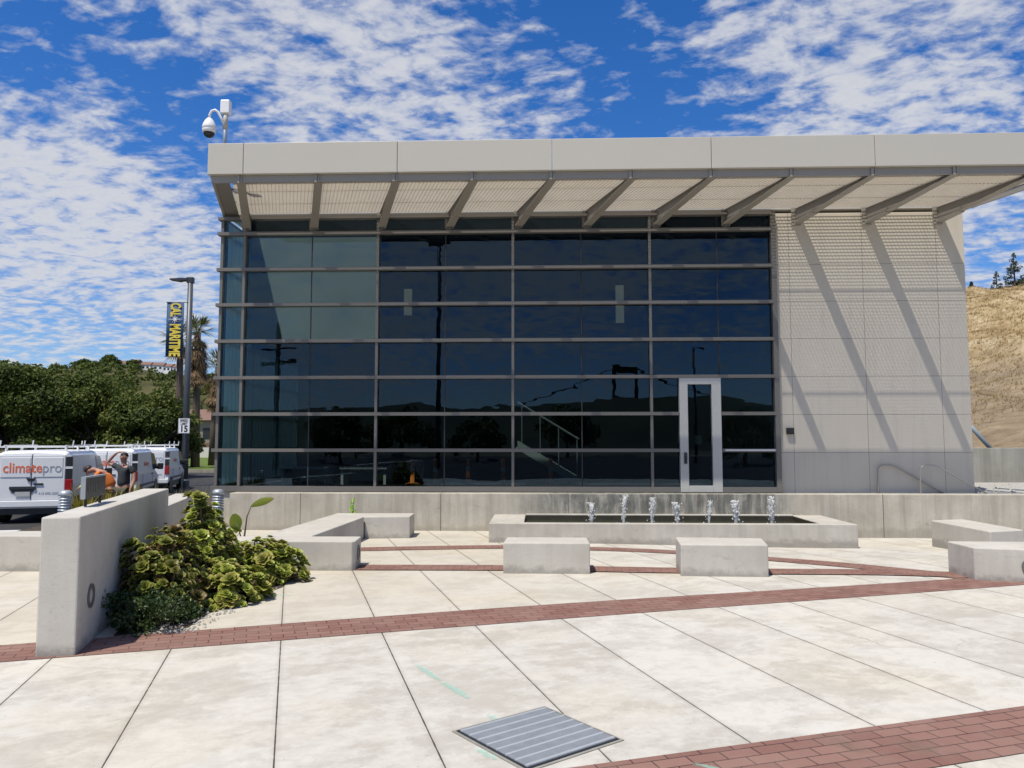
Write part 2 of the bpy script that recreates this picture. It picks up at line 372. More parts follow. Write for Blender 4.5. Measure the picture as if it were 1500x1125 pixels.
def mat_mark():
    n=NT('green_spray_paint'); tr=n.new('ShaderNodeBsdfTransparent'); mx=n.new('ShaderNodeMixShader')
    u=n.sep(n.uv()); d=n.math('ABSOLUTE',n.math('SUBTRACT',u[1],.5))
    k=n.math('SUBTRACT',n.math('MULTIPLY',n.noise(n.pos(),28,5,.7),1.3),n.math('MULTIPLY',d,1.5))
    e=n.math('MULTIPLY',n.math('MULTIPLY',u[0],n.math('SUBTRACT',1,u[0])),4)
    n.l(n.ramp(n.math('MULTIPLY',k,n.math('POWER',e,.35)),(.18,0),(.55,.45)),mx.inputs[0]); n.l(tr.outputs[0],mx.inputs[1])
    n.fin((.36,.68,.56),.8); n.l(n.b.outputs[0],mx.inputs[2]); n.l(mx.outputs[0],n.out.inputs[0]); return n.m
M['mark']=mat_mark()

# ------------------------------------------------------------------ ground
def sm(t): t=max(0,min(1,t)); return t*t*(3-2*t)
def zg(x,y): return -.10*sm(x/6)*sm((y-11)/3.2)
def plaza():
    mb=MB()
    def grid(xs,ys):
        o=len(mb.v); nx=len(xs)
        for y in ys:
            for x in xs: mb.v.append((x,y,zg(x,y)))
        for j in range(len(ys)-1):
            for i in range(nx-1): mb.f.append((o+j*nx+i,o+j*nx+i+1,o+(j+1)*nx+i+1,o+(j+1)*nx+i))
    lin=lambda a,b,n:[a+(b-a)*i/n for i in range(n+1)]
    grid(lin(-26,18,88),lin(-5,10.9,32)); grid(lin(-6.0,18,48),lin(10.9,16,14))
    mb.add([(-26,-5,-.46),(18,-5,-.46),(18,-5,0),(-26,-5,0)],[(0,1,2,3)])
    mb.add([(-26,10.9,0),(-6,10.9,0),(-6,10.9,-.46),(-26,10.9,-.46)],[(0,1,2,3)])
    mb.add([(-6,10.9,0),(-6,16,0),(-6,16,-.46),(-6,10.9,-.46)],[(0,1,2,3)])
    tag(mb.build('plaza',M['plaza']),kind='structure')
plaza()
def band(name,pts,widths,lift,step=.12):
    """brick strip along a smooth polyline, UV in metres"""
    P=[Vector((x,y)) for x,y in pts]
    fine=[];W=[]
    for i in range(len(P)-1):
        p0=P[max(i-1,0)];p1=P[i];p2=P[i+1];p3=P[min(i+2,len(P)-1)]
        n=max(2,int((p2-p1).length/step))
        for k in range(n):
            t=k/n; fine.append(.5*((2*p1)+(p2-p0)*t+(2*p0-5*p1+4*p2-p3)*t*t+(3*p1-p0-3*p2+p3)*t**3)); W.append(widths[i]*(1-t)+widths[i+1]*t)
    fine.append(P[-1]);W.append(widths[-1])
    vs=[];fs=[];uv=[];s=0;n=len(fine)
    for i,p in enumerate(fine):
        d=(fine[min(i+1,n-1)]-fine[max(i-1,0)]).normalized(); nn=Vector((-d.y,d.x))
        if i: s+=(p-fine[i-1]).length
        for sg in (-.5,.5):
            q=p+nn*W[i]*sg; vs.append((q.x,q.y,zg(q.x,q.y)+lift)); uv.append((s,(sg+.5)*W[i]))
    for i in range(n-1): fs.append((2*i,2*i+2,2*i+3,2*i+1))
    mb=MB(); mb.v=vs; mb.f=fs; o=mb.build(name,M['brick'])
    l=o.data.uv_layers.new(name='UVMap')
    for lp in o.data.loops: l.data[lp.index].uv=uv[lp.vertex_index]
    tag(o,kind='structure')
XX=[-12,-9,-6,-4.2,-2.4,-.4,1.4,3.2,5,6.4,8.5]
band('brick_path',[(x,6.62+.322*(x+3.3)+ (.13-.0085*(x-.3)**2 if abs(x-.3)<4 else 0)*.6) for x in XX],[.57,.57,.57,.57,.62,.66,.64,.6,.57,.57,.57],.004)
band('brick_path',[(x,4.055+.315*x-.285) for x in (-3,-1,0,1,2.5,4,6,9)],[.57]*8,.004)
band('brick_path',[(-22,10.55),(-9,10.62),(-5.6,10.62),(-3,10.62),(-1.9,10.6),(0,10.56),(1.1,10.47),(2.1,10.36),(3.4,10.27),(4.8,10.2),(6.0,9.95)],[.42]*11,.012)
band('brick_path',[(-5.0,12.1),(-3.4,12.25),(-2.3,12.42),(-1.2,12.58),(-.1,12.68),(1.2,12.53),(2.5,12.18),(3.7,11.45),(4.75,10.72),(5.75,9.85)],[.41]*10,.008)

# ground sheet to the horizon, road, lawn
tag(MB().add([(-3000,-3000,-.5),(3000,-3000,-.5),(3000,3000,-.5),(-3000,3000,-.5)],[(0,1,2,3)]).build('ground',M['dry']),kind='structure')
tag(MB().add([(-60,10.9,-.42),(-6,10.9,-.42),(-6,24,-.42),(-6.2,52,-.42),(-60,60,-.42)],[(0,1,2,3,4)]).build('road',M['asph']),kind='structure')
tag(MB().add([(-80,-90,-.42),(60,-90,-.42),(60,-5,-.42),(-80,-5,-.42)],[(0,1,2,3)]).build('parking_lot',M['asph']),kind='structure')
MBm=MB().add([(-16.2,17.3,-.416),(-11.2,18.6,-.416),(-11.3,19.0,-.416),(-16.3,17.9,-.416)],[(0,1,2,3)])
tag(MBm.build('road_marking',M['paintwhite']),kind='structure')
mb=MB(); mb.prism([(-70,62.3),(-6,54),(-6,130),(-70,130)],-.6,-.26); tag(mb.build('lawn',M['lawn']),kind='structure')
mb=MB(); mb.prism([(-70,62),(-6,53.7),(-6,54),(-70,62.3)],-.6,-.25); tag(mb.build('kerb',M['ret2']),kind='structure')
mb=MB(); mb.prism([(-9.2,12.9),(-6.0,12.9),(-6.0,24),(-10.5,24)],-.5,.02); tag(mb.build('planting_bed',M['soil']),kind='structure')
mb=MB(); mb.prism([(-9.2,10.9),(-6.0,10.9),(-6.0,12.9),(-9.2,12.9)],-.5,-.03); tag(mb.build('pavement',M['ret2']),kind='structure')
mb=MB().add([(-3.50,6.9,.006),(-2.98,7.22,.006),(-3.02,7.8,.006),(-2.7,9.2,.006),(-2.8,10.38,.006),(-4.5,10.38,.006)],[(0,1,2,3,4,5)])
tag(mb.build('planting_bed',M['soil']),kind='structure')
# gravel along the edge of the bed
vs=[];fs=[]
for i in range(330):
    t=rng.random(); x=-3.25+.42*rng.random()**1.5; y=7.0+2.2*t; x+=.12*t
    s=rng.uniform(.006,.018); a=rng.uniform(0,3.14); ca,sa=math.cos(a)*s,math.sin(a)*s
    o=len(vs); vs+=[(x+ca,y+sa,.006),(x-sa,y+ca,.006),(x-ca,y-sa,.006),(x+sa,y-ca,.006),(x,y,.006+s*1.1)]
    fs+=[(o,o+1,o+4),(o+1,o+2,o+4),(o+2,o+3,o+4),(o+3,o,o+4)]
mb=MB(); mb.v=vs; mb.f=fs; tag(mb.build('gravel',M['gravel']),'pale gravel scattered along the edge of the planting bed','gravel',kind='stuff')

# green spray-paint marks
def mark(p0,p1,w):
    p0=Vector((*p0,.005)); p1=Vector((*p1,.005)); d=(p1-p0).normalized(); nn=Vector((-d.y,d.x,0))*w/2
    o=MB().add([p0-nn,p1-nn,p1+nn,p0+nn],[(0,1,2,3)]).build('paint_mark',M['mark'])
    l=o.data.uv_layers.new(name='UVMap')
    for i,u in enumerate([(0,0),(1,0),(1,1),(0,1)]): l.data[i].uv=u
    tag(o,kind='structure')
for a in [((-.74,6.05),(-.50,5.62),.10),((-.50,5.62),(-.28,5.25),.12),((-.16,4.95),(-.03,4.80),.10),((-.20,4.42),(-.08,4.27),.10),((.95,4.22),(1.25,4.05),.08),((-2.62,8.7),(-2.45,8.72),.10)]: mark(*a)

# ------------------------------------------------------------------ the glass building (local: x right along the front, y into the building)
TH=R(2.0)
B=empty('glass_building',(0,15.45,0),-TH,'two storey glass fronted building with beige panel wall and louvred canopy','building')
FL=.72
cols=[-5.982,-5.5,-4.12,-2.74,-1.36,.02,1.4,2.78,4.14,5.231]
rows=[.795,1.543,2.27,3.007,3.754,4.502,5.235,5.982,6.30]
major={1,3,5,7}
cw=MB()
# horizontal caps
for i,z in enumerate(rows):
    h=.066 if i not in (0,8) else .06
    if z<2.9 and i>0:
        cw.box(-6.06,3.32,-.11,.03,z-h/2,z+h/2); cw.box(4.15,5.23,-.11,.03,z-h/2,z+h/2)
    elif i==0:
        cw.box(-6.06,3.32,-.09,.05,FL+.002,z+.03); cw.box(4.15,5.23,-.09,.05,FL+.002,z+.03)
    else: cw.box(-6.06,5.23,-.11,.03,z-h/2,z+h/2)
cw.box(-6.0,5.23,-.03,.05,6.335,6.40)
for i in (1,3,5,7):
    cw.box(cols[i]-.026,cols[i]+.026,-.085,.028,.828,6.33)
cw.box(5.20,5.30,-.10,.028,.728,6.33)
cw.box(-6.01,-5.955,-.05,.05,.828,6.33)
CW=cw.build('curtain_wall',M['mull'],B)
for i in (2,4,6,8):
    jb=MB()
    z0=.828 if i!=8 else 3.05
    jb.box(cols[i]-.011,cols[i]+.011,.004,.016,z0,6.26); jb.build('glazing_joint',M['joint'],CW)
for k in range(8):
    x=-5.49+1.403*k
    if x<5.1: MB().box(x-.05,x+.05,-.06,.03,6.03,6.33).build('clerestory_post',M['mull'],CW)
for r in range(8):
    for c in range(9):
        x0,x1=cols[c],cols[c+1]; z0,z1=rows[r],rows[r+1]
        if r<3:
            if c==7: x1=3.32
            if c==8: x0=4.15
        MB().box(x0+.014,x1-.014,.006,.014,z0+.02,z1-.02).build('window_pane',M['glass_clear' if c==0 else 'glass'],CW)
# side glazing on the left return
sw=MB()
for i,z in enumerate(rows): sw.box(-6.04,-5.95,.06,5.2,z-.035,z+.035)
for y in (1.7,3.4,5.15): sw.box(-6.03,-5.95,y-.03,y+.03,.83,6.28)
SW=sw.build('side_curtain_wall',M['mull'],B)
for r in range(8): MB().box(-5.992,-5.984,.07,5.1,rows[r]+.03,rows[r+1]-.03).build('window_pane',M['glass_clear'],SW)
bl=MB()
for i in range(24): bl.box(-5.935,-5.925,.14+.2*i,.31+.2*i,.85,6.26)
bl.build('window_blind',M['blind'],SW)
# door
D=MB(); D.box(3.325,4.145,-.10,.03,2.85,2.995); D.box(3.325,3.49,-.10,.03,FL+.004,2.85); D.box(3.96,4.145,-.10,.03,FL+.004,2.85); D.box(3.49,3.96,-.10,.03,FL+.004,.85)
Dr=D.build('door',M['alu'],B,bevel=.006)
MB().box(3.49,3.96,-.02,-.01,.85,2.85).build('door_glass',M['glass'],Dr)
h=MB(); h.box(3.40,3.455,-.135,-.10,1.28,1.50); h.tube([(3.428,-.11,1.44),(3.428,-.18,1.44),(3.428,-.18,1.30),(3.428,-.11,1.30)],.011); h.build('handle',M['dark'],Dr)
MB().box(3.49,3.96,.0,.04,1.42,1.45).build('push_bar',M['alu'],Dr)
MB().box(3.635,3.775,.0,.003,1.66,1.84).build('notice',M['paper'],Dr)
MB().box(4.20,5.17,-.15,-.112,1.53,1.565).build('sunlit_cap',M['sunlit_bar'],B)  # added pale bar, sunlight on this glazing bar put into its colour
# solid panelled wall
MB().box(5.30,9.045,0,9,-.3,6.32).build('panel_wall',M['panel'],B,bevel=.01)
rf=MB(); rf.box(-6.0,9.0,.06,.13,6.42,6.9); rf.box(-6.0,9.0,1.32,9,6.42,6.9); rf.box(3.0,9.0,.13,1.32,6.42,6.9); rf.box(-6.0,-5.9,.13,1.32,6.42,6.9); rf.build('roof',M['fascia'],B)  # open slot is an invented skylight, added to let sun onto the interior
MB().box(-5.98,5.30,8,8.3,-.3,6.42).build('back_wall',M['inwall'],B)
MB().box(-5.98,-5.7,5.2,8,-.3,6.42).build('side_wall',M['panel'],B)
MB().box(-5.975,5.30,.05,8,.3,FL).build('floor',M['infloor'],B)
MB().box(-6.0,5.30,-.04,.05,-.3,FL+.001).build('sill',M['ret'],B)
rf=MB(); rf.box(-5.94,5.28,.07,.13,6.36,6.41); rf.box(-5.94,5.28,1.32,8,6.36,6.41); rf.box(3.0,5.28,.13,1.32,6.36,6.41); rf.build('ceiling',M['inceil'],B)  # same added slot left open in the ceiling
MB().box(-5.89,2.99,1.311,1.317,6.425,6.89).build('added_slot_blackout',M['inceil'],B)  # added black sheet keeps the rear edge of the invented roof slot dark
MB().box(-5.90,-2.99,1.35,1.5,3.93,6.34).build('interior_wall',M['inlight'],B)
MB().box(-5.90,-2.99,1.51,7.9,3.80,3.93).build('mezzanine_floor',M['inceil'],B)
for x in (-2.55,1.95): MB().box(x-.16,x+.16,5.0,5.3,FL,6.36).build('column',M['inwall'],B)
cr=MB(); cr.box(5.43,5.57,-.07,0,1.86,1.985); cr.box(5.45,5.55,-.085,-.07,1.89,1.95); cr.build('card_reader',M['black'],B,bevel=.006)
# canopy
SK=.70; DP=2.13
can=MB()
# edge channel under the fascia and along the wall
can.box(-5.35,9.87,-DP+.045,-DP+.085,6.365,6.492)
can.bar((-5.34,-DP+.1,6.44),(-5.97,-.02,6.44),.05,.11); can.bar((9.88,-DP+.1,6.44),(9.22,-.02,6.44),.05,.11)
for d in (.65,1.41): can.bar((-5.3-SK*(1-d/DP)+.05,-d,6.468),(9.85-SK*(1-d/DP),-d,6.468),.012,.03)
CAN=can.build('canopy',M['beam'],B)
fx=[-5.40,-4.75,-1.97,.785,3.58,6.41,9.2,9.9]
for a,b in zip(fx[:-1],fx[1:]):
    MB().box(a+.004,b-.004,-DP-.03,-DP+.09,6.495,7.065).build('fascia_panel',M['fascia'],CAN,bevel=.008)
MB().extr([(-5.40,-DP+.093,6.495),(-5.98,.0,6.495),(-5.98,.0,7.065),(-5.40,-DP+.093,7.065)],(.05,0,0)).build('fascia_panel',M['fascia'],CAN)
MB().box(-5.98,-5.93,.005,9,6.43,7.065).build('fascia_panel',M['fascia'],CAN)
MB().extr([(9.90,-DP+.093,6.495),(9.22,.0,6.495),(9.22,.0,7.065),(9.90,-DP+.093,7.065)],(-.05,0,0)).build('fascia_panel',M['fascia'],CAN)
MB().extr([(-5.34,-DP+.13,6.40),(-5.94,-.03,6.40),(-5.66,-.03,6.40),(-5.06,-DP+.13,6.40)],(0,0,.02)).build('soffit_panel',M['soffit'],CAN)
def beam_mesh():
    m=MB(); dx=SK/(DP-.13)
    def pt(d,z): return (SK*d/DP,-d,z)
    d0,d1=.03,DP-.02
    zb0,zb1=6.115,6.365
    # web
    m.extr([Vector(pt(d0,zb0))-Vector((.012,0,0)),Vector(pt(d1,zb1))-Vector((.012,0,0)),Vector(pt(d1,6.48))-Vector((.012,0,0)),Vector(pt(d0,6.40))-Vector((.012,0,0))],(.024,0,0))
    # bottom flange, top flange, end plate, wall bracket
    m.bar(pt(d0,zb0),pt(d1-.04,zb1),.15,.014); m.bar(pt(d0,6.39),pt(d1-.04,6.39),.11,.012)
    m.box(SK*d1/DP-.075,SK*d1/DP-.03,-d1-.002,-d1+.012,6.35,6.49)
    m.box(-.09,.09,-.03,-.004,6.06,6.42)
    m.bar(pt(.05,zb0-.012),pt(.55,zb0+.05),.16,.02)
    return m.mesh('support_beam',M['beam'])
bm_=beam_mesh()
def grat_mesh():
    m=MB(); n=78; w=1.403
    for i in range(n):
        d=.07+i*(DP-.22)/(n-1); x0=SK*d/DP
        m.box(x0+.015,x0+w-.015,-d-.0018,-d+.0018,6.421,6.440)
    k=0; x=.05
    while x<w-.03:
        m.bar((x+SK*.06/DP,-.06,6.412),(x+SK*(DP-.14)/DP,-DP+.14,6.416),.006,.008); x+=.07
    return m.mesh('grating',M['grat'])
gm=grat_mesh()
for k in range(11):
    x=-5.49+1.403*k
    link('support_beam',bm_,CAN,loc=(x,0,0))
    if k<10: link('grating',gm,CAN,loc=(x,0,0))
# short grating strip left of the first beam
m=MB()
for i in range(78):
    d=.07+i*(DP-.22)/77; x0=SK*d/DP; m.box(-5.49-.17+x0,-5.505+x0,-d-.0018,-d+.0018,6.421,6.440)
m.build('grating',M['grat'],CAN)

# front retaining wall
RW=empty('retaining_wall',(0,15.45,0),-TH,'long stained concrete retaining wall behind the fountain below the glass front','wall')
w=MB(); w.box(-5.5,14,-.50,-.14,-.35,FL-.006); w.build('wall',M['ret'],RW,bevel=.01)
w=MB(); w.box(-5.5,6.9,-.14,-.045,-.35,FL-.012); w.build('ledge',M['ret2'],RW)
# handrails on the steps at the right end
def rail(loc,label,lx):
    e=empty('handrail',loc,-TH,label,'handrail','handrails by the panel wall')
    t=MB(); t.tube([(0,0,-.3),(0,0,1.17),(.02,0,1.215),(.06,0,1.245),(.12,0,1.26),(.26,0,1.255),(.34,0,1.235),(lx,0,.50)],(.0145),10)
    t.build('rail',M['rail'],e,True); p=MB(); p.tube([(.55,0,-.3),(.55,0,1.10)],.017); p.tube([(lx-.15,0,-.3),(lx-.15,0,.56)],.017); 
    MB().lathe([(.0,-.3),(.05,-.3),(.05,-.28),(.0,-.28)]).build('base_plate',M['rail'],e)
    return e
rail((7.16,15.2-.06,0),'thin steel handrail nearer the glass front, sloping down beside the panel wall',1.62)
rail((7.90,14.98,0),'thin steel handrail nearer the hillside, ending beyond the building corner',1.62)
MB_s=MB()
for i in range(4): MB_s.box(7.0+.32*i,7.0+.32*(i+1),-.14,-.01,-.35,.62-.17*i)
s=MB_s.build('steps',M['ret2'],loc=(0,15.45,0),rz=-TH); tag(s,kind='structure')

# fountain
FO=empty('fountain',(0,15.45,0),-TH,'long low concrete fountain basin with seven water jets against the retaining wall','fountain')
x0,x1,y0,y1,zt=-.32,5.885,-2.2,-.50,.325
b=MB(); b.box(x0,x1,y0,y0+.17,-.35,zt); b.box(x0,x0+.60,y0+.17,y1,-.35,zt-.004); b.box(x1-.55,x1,y0+.17,y1,-.35,zt-.004); b.box(x0+.6,x1-.55,y1-.10,y1-.002,-.35,zt+.012)
b.build('basin',M['basin'],FO,bevel=.012)
MB().add([(x0+.6,y0+.17,zt-.10),(x1-.55,y0+.17,zt-.10),(x1-.55,y1-.1,zt-.10),(x0+.6,y1-.1,zt-.10)],[(0,1,2,3)]).build('water',M['water'],FO)
ln=MB(); zw=zt-.10
ln.box(x0+.6,x1-.55,y0+.17,y0+.174,zw-.05,zt-.02); ln.box(x0+.604,x1-.554,y1-.104,y1-.10,zw-.05,zt-.012); ln.box(x0+.6,x0+.604,y0+.174,y1-.104,zw-.05,zt-.02); ln.box(x1-.554,x1-.55,y0+.174,y1-.104,zw-.05,zt-.02)
ln.build('waterline',plain('wet_mossy_concrete',(.045,.038,.022),.5,0,.5,9),FO)
def jet(x,hh,r,lean,seed):
    rr=random.Random(seed); m=MB()
    def blob(c,s):
        vs=[];n1,n2=5,6
        for i in range(n1+1):
            for k in range(n2):
                a=math.pi*i/n1; t=6.283*k/n2; q=s*rr.uniform(.94,1.06)
                vs.append((c[0]+q*math.sin(a)*math.cos(t),c[1]+q*math.sin(a)*math.sin(t),c[2]+q*1.25*math.cos(a)))
        fs=[(i*n2+k,i*n2+(k+1)%n2,(i+1)*n2+(k+1)%n2,(i+1)*n2+k) for i in range(n1) for k in range(n2)]
        m.add(vs,fs)
    base=zt-.11; n=9; pts=[];rad=[]
    for i in range(n+1):
        t=i/n; pts.append((lean*t*t+rr.uniform(-.006,.006),rr.uniform(-.006,.006),base+hh*t*.92)); rad.append(r*(.50+.45*t-.35*max(0,t-.85)/.15)*rr.uniform(.88,1.12))
    m.tube(pts,rad,9)
    for i in range(190):
        t=rr.uniform(.15,1.0)**.8; q=r*(.30+.32*t); blob((lean*t*t+rr.gauss(0,q),rr.gauss(0,q),base+hh*t),r*rr.uniform(.10,.30))
    for i in range(34):
        t=rr.uniform(.05,1.0); sd=1 if rr.random()<.6 else -1
        blob((lean*t*t+rr.gauss(0,.03)+sd*(1.05-t)*.05,rr.gauss(0,.04),base+hh*t),rr.uniform(.003,.010))
    for i in range(14): blob((rr.gauss(0,.07),rr.gauss(0,.06),base+rr.uniform(0,.03)),rr.uniform(.006,.016))
    m.build('water_jet',M['spray'],FO,True,loc=(x,-1.36,0))
for i,(px,hh,r,ln) in enumerate([(1.33,.40,.045,.0),(1.90,.55,.036,.03),(2.41,.49,.040,.02),(2.87,.40,.052,-.03),(3.43,.44,.032,.04),(3.91,.44,.056,-.03),(4.54,.52,.048,.0)]): jet(px+.16,hh,r,ln,40+i)

# ------------------------------------------------------------------ benches and planter walls
def ring(parent,c,axis,r=.10):
    """flat metal ring set on a face: axis = outward normal"""
    n=Vector(axis).normalized(); up=Vector((0,0,1)); a=n.cross(up).normalized()
    vs=[];S=28
    for k in range(S):
        t=6.283*k/S; e=a*math.cos(t)+up*math.sin(t)
        for rr,dd in ((r*.68,-.02),(r*.68,.012),(r,.012),(r,-.02)): vs.append(Vector(c)+e*rr+n*dd)
    fs=[(4*k+j,4*((k+1)%S)+j,4*((k+1)%S)+(j+1)%4,4*k+(j+1)%4) for k in range(S) for j in range(4)]
    MB().add(vs,fs).build('ring_emblem',M['ringsteel'],parent)
def bench(poly,z,label,rings=(),name='concrete_bench',cat='bench',group='concrete benches on the plaza',mat='bench',zb=-.15):
    cx=sum(p[0] for p in poly)/len(poly); cy=sum(p[1] for p in poly)/len(poly)
    q=[(p[0]-cx,p[1]-cy) for p in poly]
    if rings:
        e=empty(name,(cx,cy,0),0,label,cat,group)
        MB().prism(q,zb,z).build('block',M[mat],e,bevel=.014)
        for c,n in rings: ring(e,(c[0]-cx,c[1]-cy,c[2]),n)
        return e
    o=MB().prism(q,zb,z).build(name,M[mat],None,bevel=.014,loc=(cx,cy,0)); return tag(o,label,cat,group)
bench([(-.115,10.16),(1.012,10.12),(1.03,10.72),(-.07,10.76)],.395,'short concrete block bench on the brick path, the nearer to the succulents of the pair')
bench([(2.155,9.96),(3.25,9.89),(3.40,10.60),(2.25,10.72)],.40,'short concrete block bench standing in front of the right half of the fountain')
bench([(-4.45,10.45),(-2.13,10.37),(-2.09,10.42),(-2.115,10.92),(-4.45,10.95)],.385,'concrete wall bench behind the succulents with a metal ring on its end',[((-2.10,10.66,.20),(1,.05,0))])
bench([(-3.55,10.97),(-2.82,10.97),(-2.62,13.75),(-3.25,14.55)],.385,'long slanting concrete bench running back to the retaining wall')
bench([(-2.60,13.78),(-1.82,13.86),(-1.82,14.50),(-3.2,14.50)],.383,'concrete block bench at the far end of the slanting bench')
bench([(5.72,9.66),(7.9,9.0),(8.1,10.15),(5.74,10.28)],.40,'angular concrete bench in front with a metal ring on its stained face',[((6.30,9.478,.19),(-.29,-.957,0))])
bench([(7.2,11.72),(7.86,11.95),(7.9,13.62),(7.22,13.4)],.36,'plain concrete bench farther back between the retaining wall and the angular bench',zb=-.4)
bench([(-16,10.42),(-4.55,10.30),(-4.55,10.88),(-16,10.88)],.465,'low plain concrete wall between the plaza and the road beside the vans',name='low_wall',cat='wall',group=None,zb=-.45)
bench([(-3.78,6.24),(-3.49,6.29),(-4.47,10.1),(-4.81,10.1)],1.10,'tall grey concrete planter wall with a metal ring near its front edge',[((-3.585,6.66,.40),(.968,.249,0))],name='planter_wall',cat='wall',group=None)
bench([(-4.84,10.104),(-4.50,10.104),(-5.12,12.66),(-5.5,12.66)],.868,'lower grey concrete wall continuing behind the tall planter wall',name='planter_wall',cat='wall',group=None)
# sign on the planter wall
d=Vector((-.249,.968,0)); S=empty('wall_sign',(-4.06,7.52,1.10),math.atan2(d.y,d.x),'small dark metal plaque on two posts on top of the planter wall','sign')
p=MB(); p.box(-.36,.36,-.02,.02,.075,.265); P_=p.build('plaque',M['sign'],S,bevel=.005)
f=MB(); f.box(-.375,.375,-.025,.015,.265,.28); f.box(-.375,-.36,-.025,.015,.075,.265); f.build('frame',M['steel'],P_)
for x in (-.26,.24): MB().tube([(x,0,-.01),(x,0,.08)],.014).build('post',M['black'],S)
lt=MB()
for x,hh in ((-.24,.07),(-.18,.09),(-.13,.06),(-.06,.09),(.0,.09),(.05,.07),(.12,.09),(.17,.05),(.23,.08)): lt.box(x-.013,x+.013,-.024,-.0195,.17-hh/2,.17+hh/2)
lt.build('relief',M['signlet'],P_)

# light bollards with louvred heads
def bollard(loc,label):
    e=empty('light_bollard',loc,0,label,'bollard','louvred light bollards')
    MB().lathe([(.0,-.5),(.092,-.5),(.092,.62),(.0,.62)]).build('post',M['steel'],e,True)
    l=MB()
    for i in range(6): z=.63+.042*i; l.lathe([(.06,z),(.098,z),(.085,z+.022),(.06,z+.024)],seg=20)
    l.lathe([(.0,.62),(.06,.62),(.06,.89),(.0,.89)]); l.build('louvre_head',M['steel'],e)
    MB().lathe([(.0,.885),(.098,.885),(.098,.915),(.085,.945),(.05,.965),(.0,.97)]).build('cap',M['steel'],e,True)
bollard((-6.68,11.6,.02),'grey louvred light bollard beside the rear of the nearest van')
bollard((-5.0,13.2,-.06),'grey louvred light bollard at the corner of the glass building')

# drain grate
G=empty('drain_grate',(.143,4.605,0),math.atan2(.393,.516),'square grey steel drain grate set in the concrete paving','drain')
hw=.325
f=MB()
for a in ((-hw-.03,hw+.03,-hw-.03,-hw),(-hw-.03,hw+.03,hw,hw+.03),(-hw-.03,-hw,-hw,hw),(hw,hw+.03,-hw,hw)): f.box(*a,-.02,.006)
f.build('frame',M['ret2'],G); MB().box(-hw-.012,hw+.012,-hw-.012,hw+.012,-.03,.0085).build('pit',M['black'],G)
g=MB()
for i in range(8): y=-hw+.02+i*(2*hw-.04)/7; g.box(-hw+.004,hw-.004,y-.009,y+.009,.0085,.0165)
g.build('cross_bars',plain('worn_bar',(.68,.71,.73),.35,.5),G)
g=MB(); n=46
for i in range(n): x=-hw+.01+i*(2*hw-.02)/(n-1); g.box(x-.0056,x+.0056,-hw+.004,hw-.004,.0085,.0145)
g.build('bearing_bars',M['steel'],G)

# ------------------------------------------------------------------ plants
def uvmesh(name,V,F,UV,mat):
    me=bpy.data.meshes.new(name); me.from_pydata(V,[],F); me.materials.append(mat)
    l=me.uv_layers.new(name='UVMap'); idx=np.empty(len(me.loops),dtype=np.int32); me.loops.foreach_get('vertex_index',idx)
    l.data.foreach_set('uv',np.asarray(UV,dtype=np.float32)[idx].ravel()); me.update(); return me
def rosettes(items,seed):
    """items: (pos, normal, radius)"""
    r=np.random.default_rng(seed); V=[];F=[];UV=[]
    for pos,nrm,rad in items:
        n=Vector(nrm).normalized(); a=n.orthogonal().normalized(); a=Matrix.Rotation(r.uniform(0,6.28),3,n)@a; b=n.cross(a); pos=Vector(pos); tint=r.uniform(0,1)
        for (cnt,el,ln) in ((9,.12,1.0),(8,.55,.85),(6,.95,.6),(4,1.25,.4)):
            off=r.uniform(0,6.28)
            for k in range(cnt):
                t=off+6.283*k/cnt+r.uniform(-.12,.12); e=el+r.uniform(-.1,.1); L=rad*ln*r.uniform(.85,1.1)
                rd=a*math.cos(t)+b*math.sin(t); dr=rd*math.cos(e)+n*math.sin(e); sd=n.cross(rd); w=L*.30
                cup=(n*math.cos(e)-rd*math.sin(e))*L*.10
                o=len(V); w*=1.2
                V+=[pos+dr*L*.08,pos+dr*L*.55+sd*w+cup,pos+dr*L*.86+sd*w*.72+cup,pos+dr*L+cup*.5,pos+dr*L*.86-sd*w*.72+cup,pos+dr*L*.55-sd*w+cup,pos+dr*L*.6]
                UV+=[(0,tint),(.62,tint),(.9,tint),(1,tint),(.9,tint),(.62,tint),(.55,tint)]
                F+=[(o,o+6,o+1),(o+1,o+6,o+3,o+2),(o+6,o+5,o+4,o+3),(o,o+5,o+6)]
    return V,F,UV
def dome_points(n,rx,ry,h,seed,lump=.18,low=.05):
    r=random.Random(seed); out=[]
    for i in range(n):
        u=(i+.5)/n; z=low+(1-low)*u; t=i*2.39996+r.uniform(-.35,.35); q=math.sqrt(max(0,1-z*z))
        d=Vector((q*math.cos(t),q*math.sin(t),z))
        k=1+lump*2*(noise.noise(d*2.3+Vector((seed*3.1,0,0))))+r.uniform(-.07,.05)
        p=Vector((d.x*rx*k,d.y*ry*k,d.z*h*k)); nn=Vector((d.x/rx,d.y/ry,d.z/h)).normalized()
        out.append((p,(nn+Vector((r.uniform(-.35,.35),r.uniform(-.35,.35)-.25,.95))).normalized()))
    return out
